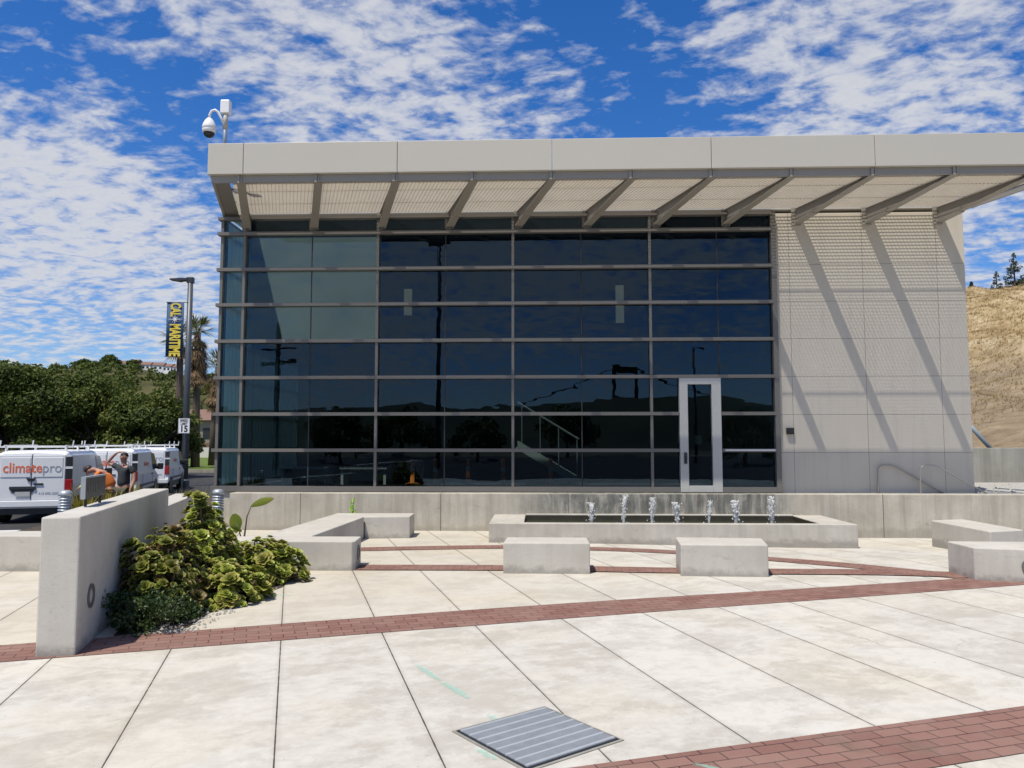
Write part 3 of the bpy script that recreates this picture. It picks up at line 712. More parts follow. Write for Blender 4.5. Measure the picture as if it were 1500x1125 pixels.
def succulent(loc,rx,ry,h,n,rad,seed,label,mat='aeo'):
    e=empty('succulent_shrub',loc,0,label,'succulent','succulents in the planting bed'); r=random.Random(seed)
    pts=dome_points(n,rx,ry,h,seed); V,F,UV=rosettes([(p,q,rad*r.choice((.6,.8,.9,1,1,1.1,1.2,1.9))*r.uniform(.9,1.1)) for p,q in pts],seed)
    inner=dome_points(n//2,rx*.8,ry*.8,h*.84,seed+50); V2,F2,UV2=rosettes([(p,q,rad*r.uniform(.8,1.2)) for p,q in inner],seed+1)
    o=len(V); V+=V2; UV+=UV2; F+=[tuple(i+o for i in f) for f in F2]
    link('foliage',uvmesh('foliage',V,F,UV,M[mat]),e)
    m=MB()
    for p,q in pts[::4]:
        m.tube([(p.x*.15,p.y*.15,-.02),(p.x*.6,p.y*.6,p.z*.5),tuple(p-q*.02)],[.018,.012,.007],5)
    m.build('stems',M['stemwood'],e)
succulent((-3.60,9.05,0),.40,.46,.93,430,.047,3,'tallest yellow green succulent shrub, rising beside the planter wall')
succulent((-3.55,7.95,0),.43,.55,.74,520,.042,5,'dark reddish succulent shrub in the middle against the planter wall','aeodark')
succulent((-3.06,9.65,0),.47,.46,.46,400,.048,8,'wide green succulent shrub in front of the wall bench with the ring')
succulent((-3.12,8.42,0),.46,.42,.38,260,.055,11,'low yellow green succulent shrub with large rosettes at the paving edge')
succulent((-3.95,9.75,0),.42,.5,.60,240,.048,14,'half hidden succulent shrub at the back of the bed','aeodark')
def leafcloud(clumps,n_per,size,seed,flat=.0,aspect=.6):
    r=np.random.default_rng(seed); C=[];Rr=[]
    for c,rad in clumps:
        k=max(4,int(n_per*rad**2)); d=r.normal(size=(k,3)); d/=np.linalg.norm(d,axis=1)[:,None]
        q=r.uniform(.55,1.05,size=(k,1))*rad; d[:,2]*=.75; C.append(np.asarray(c)+d*q); Rr.append(d)
    C=np.concatenate(C); D=np.concatenate(Rr); k=len(C)
    nrm=D+r.normal(size=(k,3))*.7+np.array([0,0,.35]); nrm/=np.linalg.norm(nrm,axis=1)[:,None]
    a=np.cross(nrm,r.normal(size=(k,3))); a/=np.linalg.norm(a,axis=1)[:,None]; b=np.cross(nrm,a)
    s=size*r.uniform(.6,1.3,size=(k,1)); a=a*s; b=b*s*aspect
    V=np.stack([C-a,C-b*.9+nrm*s*.15,C+a,C+b*.9+nrm*s*.15],1).reshape(-1,3); F=np.arange(k*4).reshape(-1,4)
    return V,F
def npmesh(name,V,F,mat):
    me=bpy.data.meshes.new(name); me.from_pydata(V.tolist(),[],F.tolist()); me.materials.append(mat); me.update(); return me
# small-leaved ground shrub
e=empty('leafy_shrub',(-3.36,7.25,0),0,'low dark green small leaved shrub in front of the reddish succulent','shrub')
cl=[((rng.uniform(-.34,.30),rng.uniform(-.30,.5),rng.uniform(.03,.30)),rng.uniform(.07,.14)) for _ in range(58)]
link('foliage',npmesh('foliage',*leafcloud(cl,9000,.019,4),M['green']),e)
m=MB()
for c,_ in cl[:16]: m.tube([(c[0]*.3,c[1]*.3,-.01),(c[0],c[1],c[2])],[.008,.004],5)
m.build('stems',M['stemwood'],e)
# young broad-leaf plant behind the bench
e=empty('broad_leaf_plant',(-3.92,11.35,0),0,'young plant with two broad leaves standing before the retaining wall','plant')
def broadleaf(base,tip,w,fold=.25,droop=.04):
    base=Vector(base);tip=Vector(tip);d=tip-base;L=d.length;d.normalize();sd=d.cross(Vector((0,1,0))).normalized();nn=sd.cross(d)
    vs=[];fs=[];n=10
    for i in range(n+1):
        t=i/n; ww=w*math.sin(math.pi*min(1,t*.93+.05))**.75; c=base+d*L*t-Vector((0,0,1))*droop*t*t
        vs+=[c-sd*ww+nn*ww*fold,c,c+sd*ww+nn*ww*fold]
    for i in range(n):
        o=3*i; fs+=[(o,o+1,o+4,o+3),(o+1,o+2,o+5,o+4)]
    return vs,fs
m=MB(); m.tube([(0,0,0),(.02,0,.35),(.05,0,.62),(.11,0,.78)],[.02,.014,.010,.007],6); m.tube([(0,0,.2),(-.06,0,.42),(-.10,.0,.52)],[.012,.009,.007],6); m.build('stems',M['stemwood'],e,True)
for a in (((.11,0,.77),(.42,.05,.92),.055),((-.14,0,.66),(-.10,.0,.42),.095) ,((-.02,0,.40),(-.16,-.05,.52),.03)):
    m=MB(); m.add(*broadleaf(*a)); m.build('leaf',M['bop'],e,True)
# bright green weed on the bench edge
e=empty('weed',(-2.98,14.57,0),0,'small bright lime green plant growing at the foot of the retaining wall','plant')
cl=[((rng.gauss(0,.03),rng.gauss(0,.03),.36+.045*i),.055-.004*i) for i in range(7)]
link('foliage',npmesh('foliage',*leafcloud(cl,9000,.022,9),M['lime']),e)
MB().tube([(0,0,-.05),(0,0,.4),(.02,0,.68)],[.012,.009,.005],6).build('stems',M['bop'],e)
# ornamental grass tufts
def tuft(n,hh,sp,seed,w=.012):
    r=random.Random(seed); m=MB()
    for i in range(n):
        t=r.uniform(0,6.28); q=r.random()**.7*sp; L=hh*r.uniform(.6,1.1); d=Vector((math.cos(t),math.sin(t),0)); b=d*sp*.15*r.random(); s=Vector((-d.y,d.x,0))*w
        p1=b+d*q*.35+Vector((0,0,L*.6)); p2=b+d*q+Vector((0,0,L*r.uniform(.8,1)))
        m.add([b-s,b+s,p1+s*.8,p1-s*.8,p2],[(0,1,2,3),(3,2,4)])
    return m
tm=[tuft(110,.85,.4,3).mesh('ornamental_grass',M['tuft']),tuft(110,.75,.45,5).mesh('ornamental_grass',M['tuft'])]
for i in range(14):
    y=13.7+.22*i; x=min(-6.15,-y*(.40+.085*((i*.618)%1)))
    o=link('ornamental_grass',tm[i%2],None,loc=(x,y,0),rz=rng.uniform(0,6)); o.scale=(1,1,rng.uniform(.8,1.05))
    tag(o,'dry brown ornamental grass tuft in the bed beside the glass corner','grass tuft','ornamental grass tufts beside the building')
ym=tuft(120,.98,.32,8,.018).mesh('yellow_plant',M['yellowtuft'])
for i,(x,y) in enumerate([(-6.35,12.95),(-6.15,13.3),(-6.6,13.5),(-6.75,13.05),(-7.25,13.1)]):
    o=link('yellow_plant',ym,None,loc=(x,y,0),rz=i*1.3); tag(o,'yellow green leafy plant behind the planter wall near the van','plant','yellow plants behind the planter wall')

# trees
def tree(loc,hh,sp,seed,name,label,cat,group,nl=95,leaf=.17,mat='treeleaf'):
    r=random.Random(seed); e=empty(name,loc,r.uniform(0,6),label,cat,group); m=MB()
    fork=hh*.28; m.tube([(0,0,-.3),(.05,0,fork*.5),(0,.05,fork)],[hh*.04,hh*.032,hh*.028],9)
    cl=[]
    for i in range(9):
        t=i*2.4+r.uniform(-.3,.3); q=sp*r.uniform(.35,.8); z=hh*r.uniform(.5,.86)
        tip=Vector((q*math.cos(t),q*math.sin(t),z)); mid=Vector((tip.x*.45,tip.y*.45,fork+(z-fork)*.5))
        m.tube([(0,.05,fork-.05),mid,tip],[hh*.018,hh*.011,hh*.004],6)
    for i in range(46):
        u=r.random(); t=r.uniform(0,6.28); z=r.uniform(.0,1)**.9
        q=sp*math.sqrt(max(0.05,1-(z*.98)**2.2))*(.35+.62*math.sqrt(u))
        cl.append(((q*math.cos(t),q*math.sin(t),hh*(.26+.66*z)),sp*r.uniform(.17,.34)))
    m.build('trunk',M['bark'],e,True); link('crown',npmesh('crown',*leafcloud(cl,nl,leaf,seed),M[mat]),e); return e
TL=['broad dark green tree behind the nearest van, at the edge of the picture','dark green tree over the roof rack of the nearest van','rounded green tree behind the man and the second van','green tree whose crown reaches toward the banner','low green tree behind the lamp post and palms','tall dark tree at the back of the row beside the road']
for i,(x,y,h,s) in enumerate([(-35.5,46,7.0,4.4),(-29.3,45,6.7,4.0),(-25.2,47,6.3,3.8),(-21.6,46,5.3,2.9),(-29.0,60,5.2,3.6),(-43,52,7.8,5)]):
    tree((x,y,-.42),h,s,20+i,'broadleaf_tree',TL[i],'tree','row of trees behind the vans',nl=520,leaf=.125)
# conifers on the hilltop
def conifer(loc,hh,seed,label):
    r=random.Random(seed); e=empty('conifer',loc,0,label,'tree','conifers on the hillside'); MB().tube([(0,0,-.3),(0,0,hh*.95)],[hh*.03,.02],7).build('trunk',M['bark'],e)
    cl=[]
    for i in range(60):
        z=r.uniform(.12,1); q=(1-z)*hh*.27*r.uniform(.5,1.1)+.03; t=r.uniform(0,6.28); cl.append(((q*math.cos(t),q*math.sin(t),hh*z),(.10+.28*(1-z))*hh*.25*r.uniform(.7,1.2)))
    link('crown',npmesh('crown',*leafcloud(cl,1500,.07,seed,aspect=.35),M['pineleaf']),e)
# palms
def palm(loc,hh,seed,label,skirt=3.2):
    r=random.Random(seed); e=empty('palm_tree',loc,0,label,'palm tree','fan palms beside the building'); tp=Vector((r.uniform(-.25,.25),r.uniform(-.2,.2),hh-1.2))
    MB().tube([(0,0,-.3),(tp.x*.2,tp.y*.2,hh*.35),(tp.x*.6,tp.y*.6,hh*.7),tuple(tp)],[.36,.27,.24,.26],10).build('trunk',M['palmbark'],e,True)
    g=MB();dd=MB()
    def fan(m,base,dirv,L,fr):
        dirv=dirv.normalized(); s=dirv.cross(Vector((0,0,1)))
        if s.length<.05: s=Vector((1,0,0))
        s.normalize(); u=s.cross(dirv); tip=base+dirv*L*.5
        m.bar(base,tip,.03,.03)
        for k in range(11):
            a=(k-5)*.25; v=(dirv*math.cos(a)+s*math.sin(a)+u*r.uniform(-.1,.25)-Vector((0,0,.25*abs(a)))).normalized(); w=s*.045
            q=tip+v*L*fr*.5; q2=tip+v*L*fr-Vector((0,0,.10*L*fr)); m.add([tip-w*.3,tip+w*.3,q+w,q-w,q2],[(0,1,2,3),(3,2,4)])
    for i in range(26):
        t=i*2.4; el=r.uniform(-.15,1.25); fan(g,tp,Vector((math.cos(t)*math.cos(el),math.sin(t)*math.cos(el),math.sin(el))),r.uniform(1.3,1.75),.7)
    for i in range(int(30*skirt)):
        t=i*2.4; z=r.uniform(0,skirt); fan(dd,tp-Vector((0,0,z)),Vector((math.cos(t)*.55,math.sin(t)*.55,-r.uniform(.5,1.2))),r.uniform(1.1,1.55),.7)
    g.build('crown',M['palmgreen'],e); dd.build('dead_fronds',M['palmdead'],e)
palm((-25.0,61,-.26),11.9,1,'tallest shaggy fan palm standing just behind the lamp post')
palm((-25.6,66,-.26),9.6,2,'shorter shaggy fan palm next to the glass corner of the building',2.6)
palm((-24.9,57.6,-.26),10.9,3,'fan palm hidden behind the banner with only its trunk showing',.5)

# ------------------------------------------------------------------ hills
def terrain(name,f,xs,ys,mat,smooth=True):
    mb=MB(); nx=len(xs)
    for y in ys:
        for x in xs: mb.v.append(f(x,y))
    for j in range(len(ys)-1):
        for i in range(nx-1): mb.f.append((j*nx+i,j*nx+i+1,(j+1)*nx+i+1,(j+1)*nx+i))
    return tag(mb.build(name,mat,None,smooth),kind='structure')
lin=lambda a,b,n:[a+(b-a)*i/n for i in range(n+1)]
def fh(x,y):
    t=sm((y-180)/230); top=39-.055*(x+215)*(1 if x>-215 else -.2); top=max(12,min(40,top))
    return (x,y,-.6+t*(top+5*noise.noise(Vector((x*.018,y*.018,0)))+1.6*noise.noise(Vector((x*.07,y*.07,2)))))
terrain('hills',fh,lin(-700,260,110),lin(170,520,36),M['hill'])
def rh(x,y):
    # eroded bank behind the right end of the building
    u=y-20.2+.25*(x-10); t=max(0,u)/25; base=1.2+7.3*min(1.0,t)**.9
    side=sm((x-6.0)/9.0); rise=.16*(x-17)*min(1,t)
    h=base+rise+.55*noise.noise(Vector((x*.28,y*.28,1)))*min(1,t*3)+.28*noise.noise(Vector((x*.9,y*.9,7)))*min(1,t*4)
    q=x*.55+y*.45; w_=(y-x)*.16; h+= (.55*abs(noise.noise(Vector((q,w_,4))))+.22*abs(noise.noise(Vector((q*2.7,w_*2.2,9)))))*min(1,t*3)
    return (x,y,max(-.6,h*side-.6*(1-side)) if u>0 else .3)
terrain('hillside',rh,lin(5,60,260),lin(20.2,52,160),M['hillside'])
gm2=MB().add([(9.2,14.85,.66),(14,14.7,.66),(30,14.2,.66),(30,20.6,.70),(9.2,20.6,.70)],[(0,1,2,3,4)]); tag(gm2.build('gravel_terrace',M['gravel']),kind='structure')
vs=[];fs=[]
for i in range(900):
    x=rng.uniform(9.2,16); y=rng.uniform(14.9,19.4); s=rng.uniform(.02,.055); o=len(vs)
    for k in range(5): t=k*1.2566+rng.random(); vs.append((x+s*math.cos(t),y+s*math.sin(t),.66))
    vs.append((x,y,.66+s*rng.uniform(.7,1.3))); fs+=[(o+k,o+(k+1)%5,o+5) for k in range(5)]
mb=MB(); mb.v=vs; mb.f=fs; tag(mb.build('gravel',M['gravel']),'loose white stones on the terrace before the hillside wall','gravel',kind='stuff')
o=MB().box(9.3,30,19.5,19.8,.3,1.56).build('hillside_wall',M['ret2'],None,bevel=.01); tag(o,'weathered concrete wall holding back the dry hillside','wall')
o=MB().tube([(11.88,19.95,2.12),(12.1,19.95,1.85),(12.55,19.9,1.30)],.055,8).build('drain_pipe',M['pipe'],None,True); tag(o,'blue grey pipe slanting down the foot of the hillside','pipe')
# straw on the bank
r_=random.Random(77); m=MB()
for i in range(26000):
    x=r_.uniform(13,30); y=r_.uniform(22.5,43); p=Vector(rh(x,y))
    if r_.random()>.25+.75*min(1,p.z/7) or p.z<1.6: continue
    for k in range(3):
        s=r_.uniform(.006,.014); d=Vector((r_.uniform(-.10,.10),r_.uniform(-.12,.04),r_.uniform(.04,.12))); m.add([p+Vector((-s,0,-.03)),p+Vector((s,0,-.03)),p+d],[(0,1,2)])
tag(m.build('dry_grass',M['straw']),'dry straw coloured grass covering the hillside','grass',kind='stuff')
conifer((26.8,42,rh(26.8,42)[2]-.1),1.25,1,'smaller conifer on the hilltop, standing lower on the ridge')
conifer((28.0,42.3,rh(28.0,42.3)[2]-.1),2.0,2,'taller conifer on the hilltop at the picture edge')
conifer((25.4,42,rh(25.4,42)[2]-.1),.55,3,'tiny conifer low on the ridge close to the building')
# houses and trees on the left hill
for i,(px,w,hh,lb) in enumerate([(176,7,4,'small white house farthest along the hilltop beside the dark tree'),(196,9,4.5,'white house with low roof left of the others on the ridge'),(214,8,4,'small pale house in the middle of the ridge'),(232,9,4,'pale house near the middle of the hilltop row'),(247,8,3.8,'white house on the ridge near the banner'),(256,7,4,'small cream house on the ridge behind the banner')]):
    Y=405; w*=.62; X=(px-750)/1127*Y; z=fh(X,Y)[2]; e=empty('hill_house',(X,Y,z+1.0),rng.uniform(-.4,.4),lb,'house','houses on the hilltop')
    MB().box(-w/2,w/2,-3,3,-2.5,hh*.8).build('wall',M['white'],e)
    MB().extr([(-w/2-.3,-3.3,hh*.8+.01),(-w/2-.3,0,hh*1.25),(-w/2-.3,3.3,hh*.8+.01)],(w+.6,0,0)).build('roof',M['apt2'],e)
    for k in (-1,1): MB().box(k*w*.22-.6,k*w*.22+.6,-3.03,-3.004,hh*.3,hh*.6).build('window',M['dwin'],e)
for i,(px,h,s,lb) in enumerate([(157,9,5.5,'dark round tree on the hilltop beside the white houses'),(193,7,4,'small dark tree between the hilltop houses'),(120,9,6,'round tree on the hill above the green trees'),(138,7,5,'bushy tree on the hill left of the dark round tree')]):
    Y=400; X=(px-750)/1127*Y; tree((X,Y,fh(X,Y)[2]-1),h,s,60+i,'hill_tree',lb,'tree','trees on the hilltop',nl=60,leaf=.5)
# scrub covering the hill
sv=[]
for i in range(900):
    x=rng.uniform(-330,-110); y=rng.uniform(240,410); p=fh(x,y)
    if y>375 and -225<x<-165: continue
    sv.append(((p[0],p[1],p[2]+.8),rng.uniform(1.2,3.4)))
o=link('scrub',npmesh('scrub',*leafcloud(sv,9,.8,5),M['treeleaf'])); tag(o,'dark scrub dotted over the distant hill','scrub',kind='stuff')

# apartment building, shed, cream wall behind the palms
A=empty('apartment_block',(-45,112,-.3),0,'taupe and brown apartment block beyond the palms','building')
MB().box(-9,9,0,10,0,5.2).build('wall',M['apt'],A); MB().box(-9.1,9.1,-.06,10,0,1.9).build('base_wall',M['apt2'],A)
MB().extr([(-9.6,-.6,5.2),(-9.6,5,7.0),(-9.6,10.6,5.2)],(19.2,0,0)).build('roof',M['apt2'],A)
for i in range(8):
    for z in (2.5,):
        x=-8+2.15*i; MB().box(x-.5,x+.5,-.05,-.01,z,z+1.6).build('window',M['dwin'],A)
        MB().box(x+.6,x+.85,-.04,-.01,z-.4,z+2.2).build('pilaster',M['fence'],A)
Sh=empty('red_shed',(-42.5,92,-.3),0,'small red roofed brick shed below the trees','shed')
MB().box(-2.6,2.6,0,4,0,2.0).build('wall',M['apt2'],Sh); MB().extr([(-3,-.4,2.0),(-3,2,2.9),(-3,4.4,2.0)],(6,0,0)).build('roof',M['redroof'],Sh)
MB().box(-.5,.5,-.04,-.003,0,1.7).build('door',M['redroof'],Sh)
o=MB().box(-45,-34,100,100.3,-.4,1.05).build('garden_wall',M['fence']); tag(o,'cream painted garden wall behind the lawn','wall')

# ------------------------------------------------------------------ lamp post, banner, sign
LX=(273-750)/1127*37.5; LY=37.5
LP=empty('street_lamp',(LX,LY,-.42),0,'tall dark grey lamp post with a flat lamp arm beside the banner','street lamp')
MB().tube([(0,0,0),(0,0,10.2)],[.17,.125],12).build('pole',M['pole'],LP,True)
MB().lathe([(0,0),(.24,0),(.24,.28),(.18,.34),(0,.34)]).build('base',M['pole'],LP)
MB().box(-.16,.16,-.13,.13,9.95,10.25).build('arm_bracket',M['dark'],LP,bevel=.03)
h=MB(); h.extr([(-.12,-.16,10.08),(-.45,-.16,10.05),(-.5,-.16,10.02),(-.98,-.16,10.10),(-.98,-.16,10.17),(-.45,-.16,10.2),(-.12,-.16,10.2)],(0,.32,0)); h.build('lamp_head',M['dark'],LP,bevel=.01)
BN=empty('banner',(LX-.12,LY-.16,-.42),0,'navy street banner with yellow lettering and a white star hanging from the lamp post','banner')
c=MB(); bx0,bx1,bz0,bz1=-.93,-.08,6.30,8.98
n=12; vs=[];fs=[]
for i in range(n+1):
    for k in (0,1):
        x=bx0+(bx1-bx0)*i/n; vs+= [(x,.02*math.sin(i*.9),bz0 if k==0 else bz1)]
for i in range(n): fs.append((2*i,2*i+2,2*i+3,2*i+1))
c.add(vs,fs); cl_=c.build('cloth',M['navy'],BN,True); so=cl_.modifiers.new('Solidify','SOLIDIFY'); so.thickness=.006
for z in (bz0-.0,bz1+.0): MB().tube([(bx0-.03,0,z),(.12,.05,z)],.022,8).build('bracket',M['dark'],BN)
t=text('lettering','CAL',.68,M['yellow'],BN,((bx0+bx1)/2,-.035,8.60),(R(90),R(90),0),bold=.024,sx=.52)
t=text('lettering','MARITIME',.72,M['yellow'],BN,((bx0+bx1)/2,-.035,7.10),(R(90),R(90),0),bold=.026,sx=.50)
st=MB(); cx_,cz_=(bx0+bx1)/2,8.13
pts=[]
for k in range(16):
    t=6.283*k/16+R(90); q=.055 if k%2 else (.40 if k in (4,12) else .26 if k%4==0 else .20); pts.append((cx_+q*math.cos(t),-.04,cz_+q*math.sin(t)))
st.extr(pts,(0,.01,0)); st.build('star',M['white'],BN)
SS=empty('speed_sign',(LX-.02,LY-.17,-.42),0,'white rectangular speed limit fifteen sign fixed low on the lamp post','road sign')
MB().box(-.28,.28,-.012,0,2.55,3.28).build('plate',M['white'],SS,bevel=.008)
text('lettering','SPEED',.17,M['black'],SS,(0,-.016,3.16),(R(90),0,0),bold=.004,sx=.85); text('lettering','LIMIT',.17,M['black'],SS,(0,-.016,3.01),(R(90),0,0),bold=.004,sx=.85)
text('lettering','15',.42,M['black'],SS,(0,-.016,2.76),(R(90),0,0),bold=.014,sx=.95)
bd=MB()
for a in ((-.262,.262,2.565,2.575),(-.262,.262,3.255,3.265),(-.262,-.252,2.575,3.255),(.252,.262,2.575,3.255)): bd.box(a[0],a[1],-.0155,-.0125,a[2],a[3])
bd.build('border',M['black'],SS)

# ------------------------------------------------------------------ security camera on the roof edge
SC=empty('security_camera',(-5.33,13.9,7.0),0,'white dome security camera and box on a thin roof pole','security camera')
sx=0
MB().tube([(0,0,-.1),(0,0,.92)],.042,10).build('pole',M['steel'],SC,True)
MB().tube([(0,0,.58),(0,0,.98)],.05,10).build('collar',M['fascia'],SC,True)
MB().box(-.10,.10,-.07,.09,.92,1.22).build('junction_box',M['white'],SC,bevel=.02)
MB().tube([(-.01,-.02,.66),(-.08,-.05,.82),(-.14,-.07,.94),(-.20,-.08,.98),(-.27,-.08,.96),(-.31,-.08,.88),(-.315,-.08,.78)],.026,10).build('arm',M['white'],SC,True)
CH=MB().lathe([(.02,.80),(.05,.79),(.09,.74),(.13,.66),(.145,.60),(.145,.555),(.138,.55),(.142,.54),(.14,.49),(.12,.47),(.0,.47)],(-.315,-.08,0)).build('camera_housing',M['white'],SC,True)
MB().lathe([(.115,.472),(.112,.44),(.09,.40),(.05,.375),(.0,.37)],(-.315,-.08,0)).build('dome',M['black'],CH,True)

SC.scale=(.86,.86,.86)
# ------------------------------------------------------------------ vans
def make_van():
    e=empty('white_van')
    st=[(0.0,1.80,.885,.93,.80),(.06,1.86,.90,.94,.81),(.35,1.905,.91,.955,.82),(3.2,1.90,.91,.955,.82),(3.55,1.86,.91,.95,.79),(4.3,1.25,.90,.93,.74),(4.95,1.05,.86,.88,.70),(5.12,.86,.78,.80,.62),(5.14,.70,.76,.78,.6)]
    ring_=[]
    for y,zt_,wb,wm,wt in st:
        zb=.42; zm=min(1.02,zb+(zt_-zb)*.55)
        half=[(wb-.06,zb),(wb,zb+.07),(wm,zm),(wm-(wm-wt)*.75,zt_-.14*min(1,zt_-.4)),(wt-.03,zt_-.035),(wt-.16,zt_),(0,zt_+.015)]
        ring_.append([(x,y,z) for x,z in half]+[(-x,y,z) for x,z in half[:-1][::-1]])
    m=MB(); n=len(ring_[0]); vs=[p for r in ring_ for p in r]
    fs=[(i*n+k,i*n+(k+1)%n,(i+1)*n+(k+1)%n,(i+1)*n+k) for i in range(len(st)-1) for k in range(n)]
    fs+= [tuple(range(n)),tuple(range((len(st)-1)*n,len(st)*n))[::-1]]
    m.add(vs,fs); m.build('body',M['vanpaint'],e,False,bevel=.02)
    def sx(y,z):
        a=.955; zt_=1.90; u=(z-1.02)/(zt_-.14-1.02); return a-max(0,u)*(.135*.75)+.008
    MB().box(-.012,.012,-.014,.0,.60,1.80).build('door_gap',M['black'],e)
    u=MB(); u.box(-.86,.86,.02,5.05,.24,.42); u.build('underbody',M['black'],e)
    b=MB(); b.box(-.92,.92,-.06,.03,.43,.60); b.build('bumper',M['vanpaint'],e,bevel=.02)
    for sg in (-1,1):
        d=MB(); d.box(min(sg*.008,sg*.775),max(sg*.008,sg*.775),-.022,.02,.615,1.79); dr=d.build('rear_door',M['vanpaint'],e,bevel=.012)
        w=MB(); w.box(min(sg*.035,sg*.72),max(sg*.035,sg*.72),-.034,-.02,1.21,1.72); w.build('window_blank',M['vanpaint'],dr,bevel=.011)
        if sg>0:
            MB().box(.06,.28,-.045,-.02,1.0,1.05).build('handle',M['black'],dr,bevel=.008)
        t=MB(); t.box(min(sg*.785,sg*.93),max(sg*.785,sg*.93),-.02,.10,1.02,1.74); t.build('pillar_trim',M['black'],e,bevel=.01)
        t=MB(); t.box(min(sg*.785,sg*.945),max(sg*.785,sg*.945),-.035,.12,.80,1.14); t.build('tail_light',M['redlens'],e,bevel=.015)
        t=MB(); t.box(min(sg*.785,sg*.955),max(sg*.785,sg*.955),-.03,.05,1.42,1.48); t.build('hinge',M['vanpaint'],e)
        wn=MB(); q=[(3.02,1.12),(4.18,1.10),(3.68,1.70),(3.05,1.72)]
        vs=[(sg*(sx(y,z)),y,z) for y,z in q]+[(sg*(sx(y,z)-.03),y,z) for y,z in q]
        wn.add(vs,[(0,1,2,3),(7,6,5,4),(0,4,5,1),(1,5,6,2),(2,6,7,3),(3,7,4,0)]); wn.build('window',M['dwin'],e)
        mr=MB(); mr.box(min(sg*.95,sg*1.16),max(sg*.95,sg*1.16),3.98,4.10,1.08,1.32); mr.build('wing_mirror',M['black'],e,bevel=.03)
        mo=MB()
        for y in (1.02,3.0): mo.box(sg*.957-.004,sg*.957+.004,y-.005,y+.005,.55,1.02)
        mo.box(sg*.955-.012,sg*.955+.012,.5,3.5,.60,.66); mo.box(sg*.955-.015,sg*.955+.015,2.75,2.98,.95,.99); mo.build('side_trim',M['black'],e)
        for y in (.82,3.98):
            wh=MB().lathe([(.0,-.11),(.24,-.11),(.33,-.09),(.34,0),(.33,.09),(.24,.11),(.0,.11)],(sg*.80,y,.34),22,'x').build('wheel',M['rubber'],e,True)
            MB().lathe([(.0,-.118),(.2,-.118),(.21,-.10),(.21,.10),(.2,.118),(.0,.118)],(sg*.80,y,.34),16,'x').build('rim',M['steel'],wh)
            MB().lathe([(.0,-.02),(.40,-.02),(.40,.02),(.0,.02)],(sg*.905,y,.36),20,'x').build('wheel_arch',M['black'],e)
    ws=MB().add([(-.74,3.60,1.83),(.74,3.60,1.83),(.80,4.26,1.30),(-.80,4.26,1.30)],[(0,1,2,3)]).build('windscreen',M['dwin'],e); ws.location.z=.012; ws.location.y=.02
    r=MB(); r.box(-.50,.11,-.055,-.02,.89,.97); r.extr([(-.48,-.04,.89),(.09,-.04,.89),(.02,-.04,.80),(-.42,-.04,.80)],(0,.02,0)); r.build('plate_recess',M['dark'],e,bevel=.008)
    MB().box(-.36,-.02,-.05,-.042,.71,.83).build('number_plate',M['plate'],e)
    k=MB(); k.extr([(-.12,-.05,1.18),(.10,-.05,1.18),(.05,-.05,1.10),(-.06,-.05,1.10)],(0,.03,0)); k.build('latch',M['black'],e)
    rk=MB()
    for y in (.30,1.6,2.9):
        rk.bar((-.88,y,2.0),(.88,y,2.0),.05,.045)
        for x in (-.70,.70): rk.bar((x,y,1.87),(x,y,1.99),.06,.05)
        for x in ((-.86,.86,-.1) if y<1 else (.86,)): rk.bar((x,y,2.0),(x+.02,y,2.17),.035,.03)
    for x in (-.72,.72): rk.bar((x,.2,2.035),(x,3.1,2.035),.04,.03)
    rk.build('roof_rack',M['white'],e)
    T=R(90)
    def logo(x0,size,sx_,place):
        x=x0
        for wd,mt,bo in (('climate',M['orangepaint'],.004),('pro',M['greypaint'],0)):
            me=text_mesh(wd,size,mt,bold=bo,sx=sx_); xs=[v.co.x for v in me.vertices]; off=x-min(xs); x+=max(xs)-min(xs)+size*.05
            o=link('lettering',me,e); place(o,off)
    def rear(o,off): o.location=(off,-.038,1.445); o.rotation_euler=(T,0,0)
    def side(o,off): o.location=(sx(1.9,1.36)+.004,off,1.36); o.rotation_euler=(T-R(7.8),0,R(90))
    logo(-.66,.37,.86,rear); logo(1.35,.24,1,side)
    text('lettering','415 892 2207',.085,M['greypaint'],e,(.42,-.025,.78),(T,0,0),sx=1.05)
    return e
van=make_van()
vd=[((-12.62,20.35,-.42),R(17),'white work van nearest the plaza, its rear lettering facing the low wall'),((-13.62,26.0,-.42),R(16),'white work van in the middle of the parked row behind the man'),((-15.2,32.0,-.42),R(15.5),'farthest white work van parked by the lamp post')]
for i,(l,rz,lb) in enumerate(vd):
    o=van if i==0 else copy_tree(van); o.location=l; o.rotation_euler.z=rz; tag(o,lb,'van','white vans parked along the road')

# ------------------------------------------------------------------ people
def skinned(name,V,E,Rad,mat,parent,root=0,sub=2):
    me=bpy.data.meshes.new(name); me.from_pydata([tuple(v) for v in V],E,[]); me.materials.append(mat)
    o=link(name,me,parent); md=o.modifiers.new('Skin','SKIN'); md.use_smooth_shade=True; md.branch_smoothing=.6
    for i,rd in enumerate(Rad):
        s=me.skin_vertices[0].data[i]; s.radius=(rd,rd) if not hasattr(rd,'__len__') else rd; s.use_root=(i==root)
    s=o.modifiers.new('Subsurf','SUBSURF'); s.levels=sub; s.render_levels=sub; return o
class Fig:
    def __init__(s): s.V=[];s.E=[];s.R=[]
    def j(s,p,r,prev=None):
        s.V.append(p); s.R.append(r); i=len(s.V)-1
        if prev is not None: s.E.append((prev,i))
        return i
    def chain(s,prev,pts):
        for p,r in pts: prev=s.j(p,r,prev)
        return prev
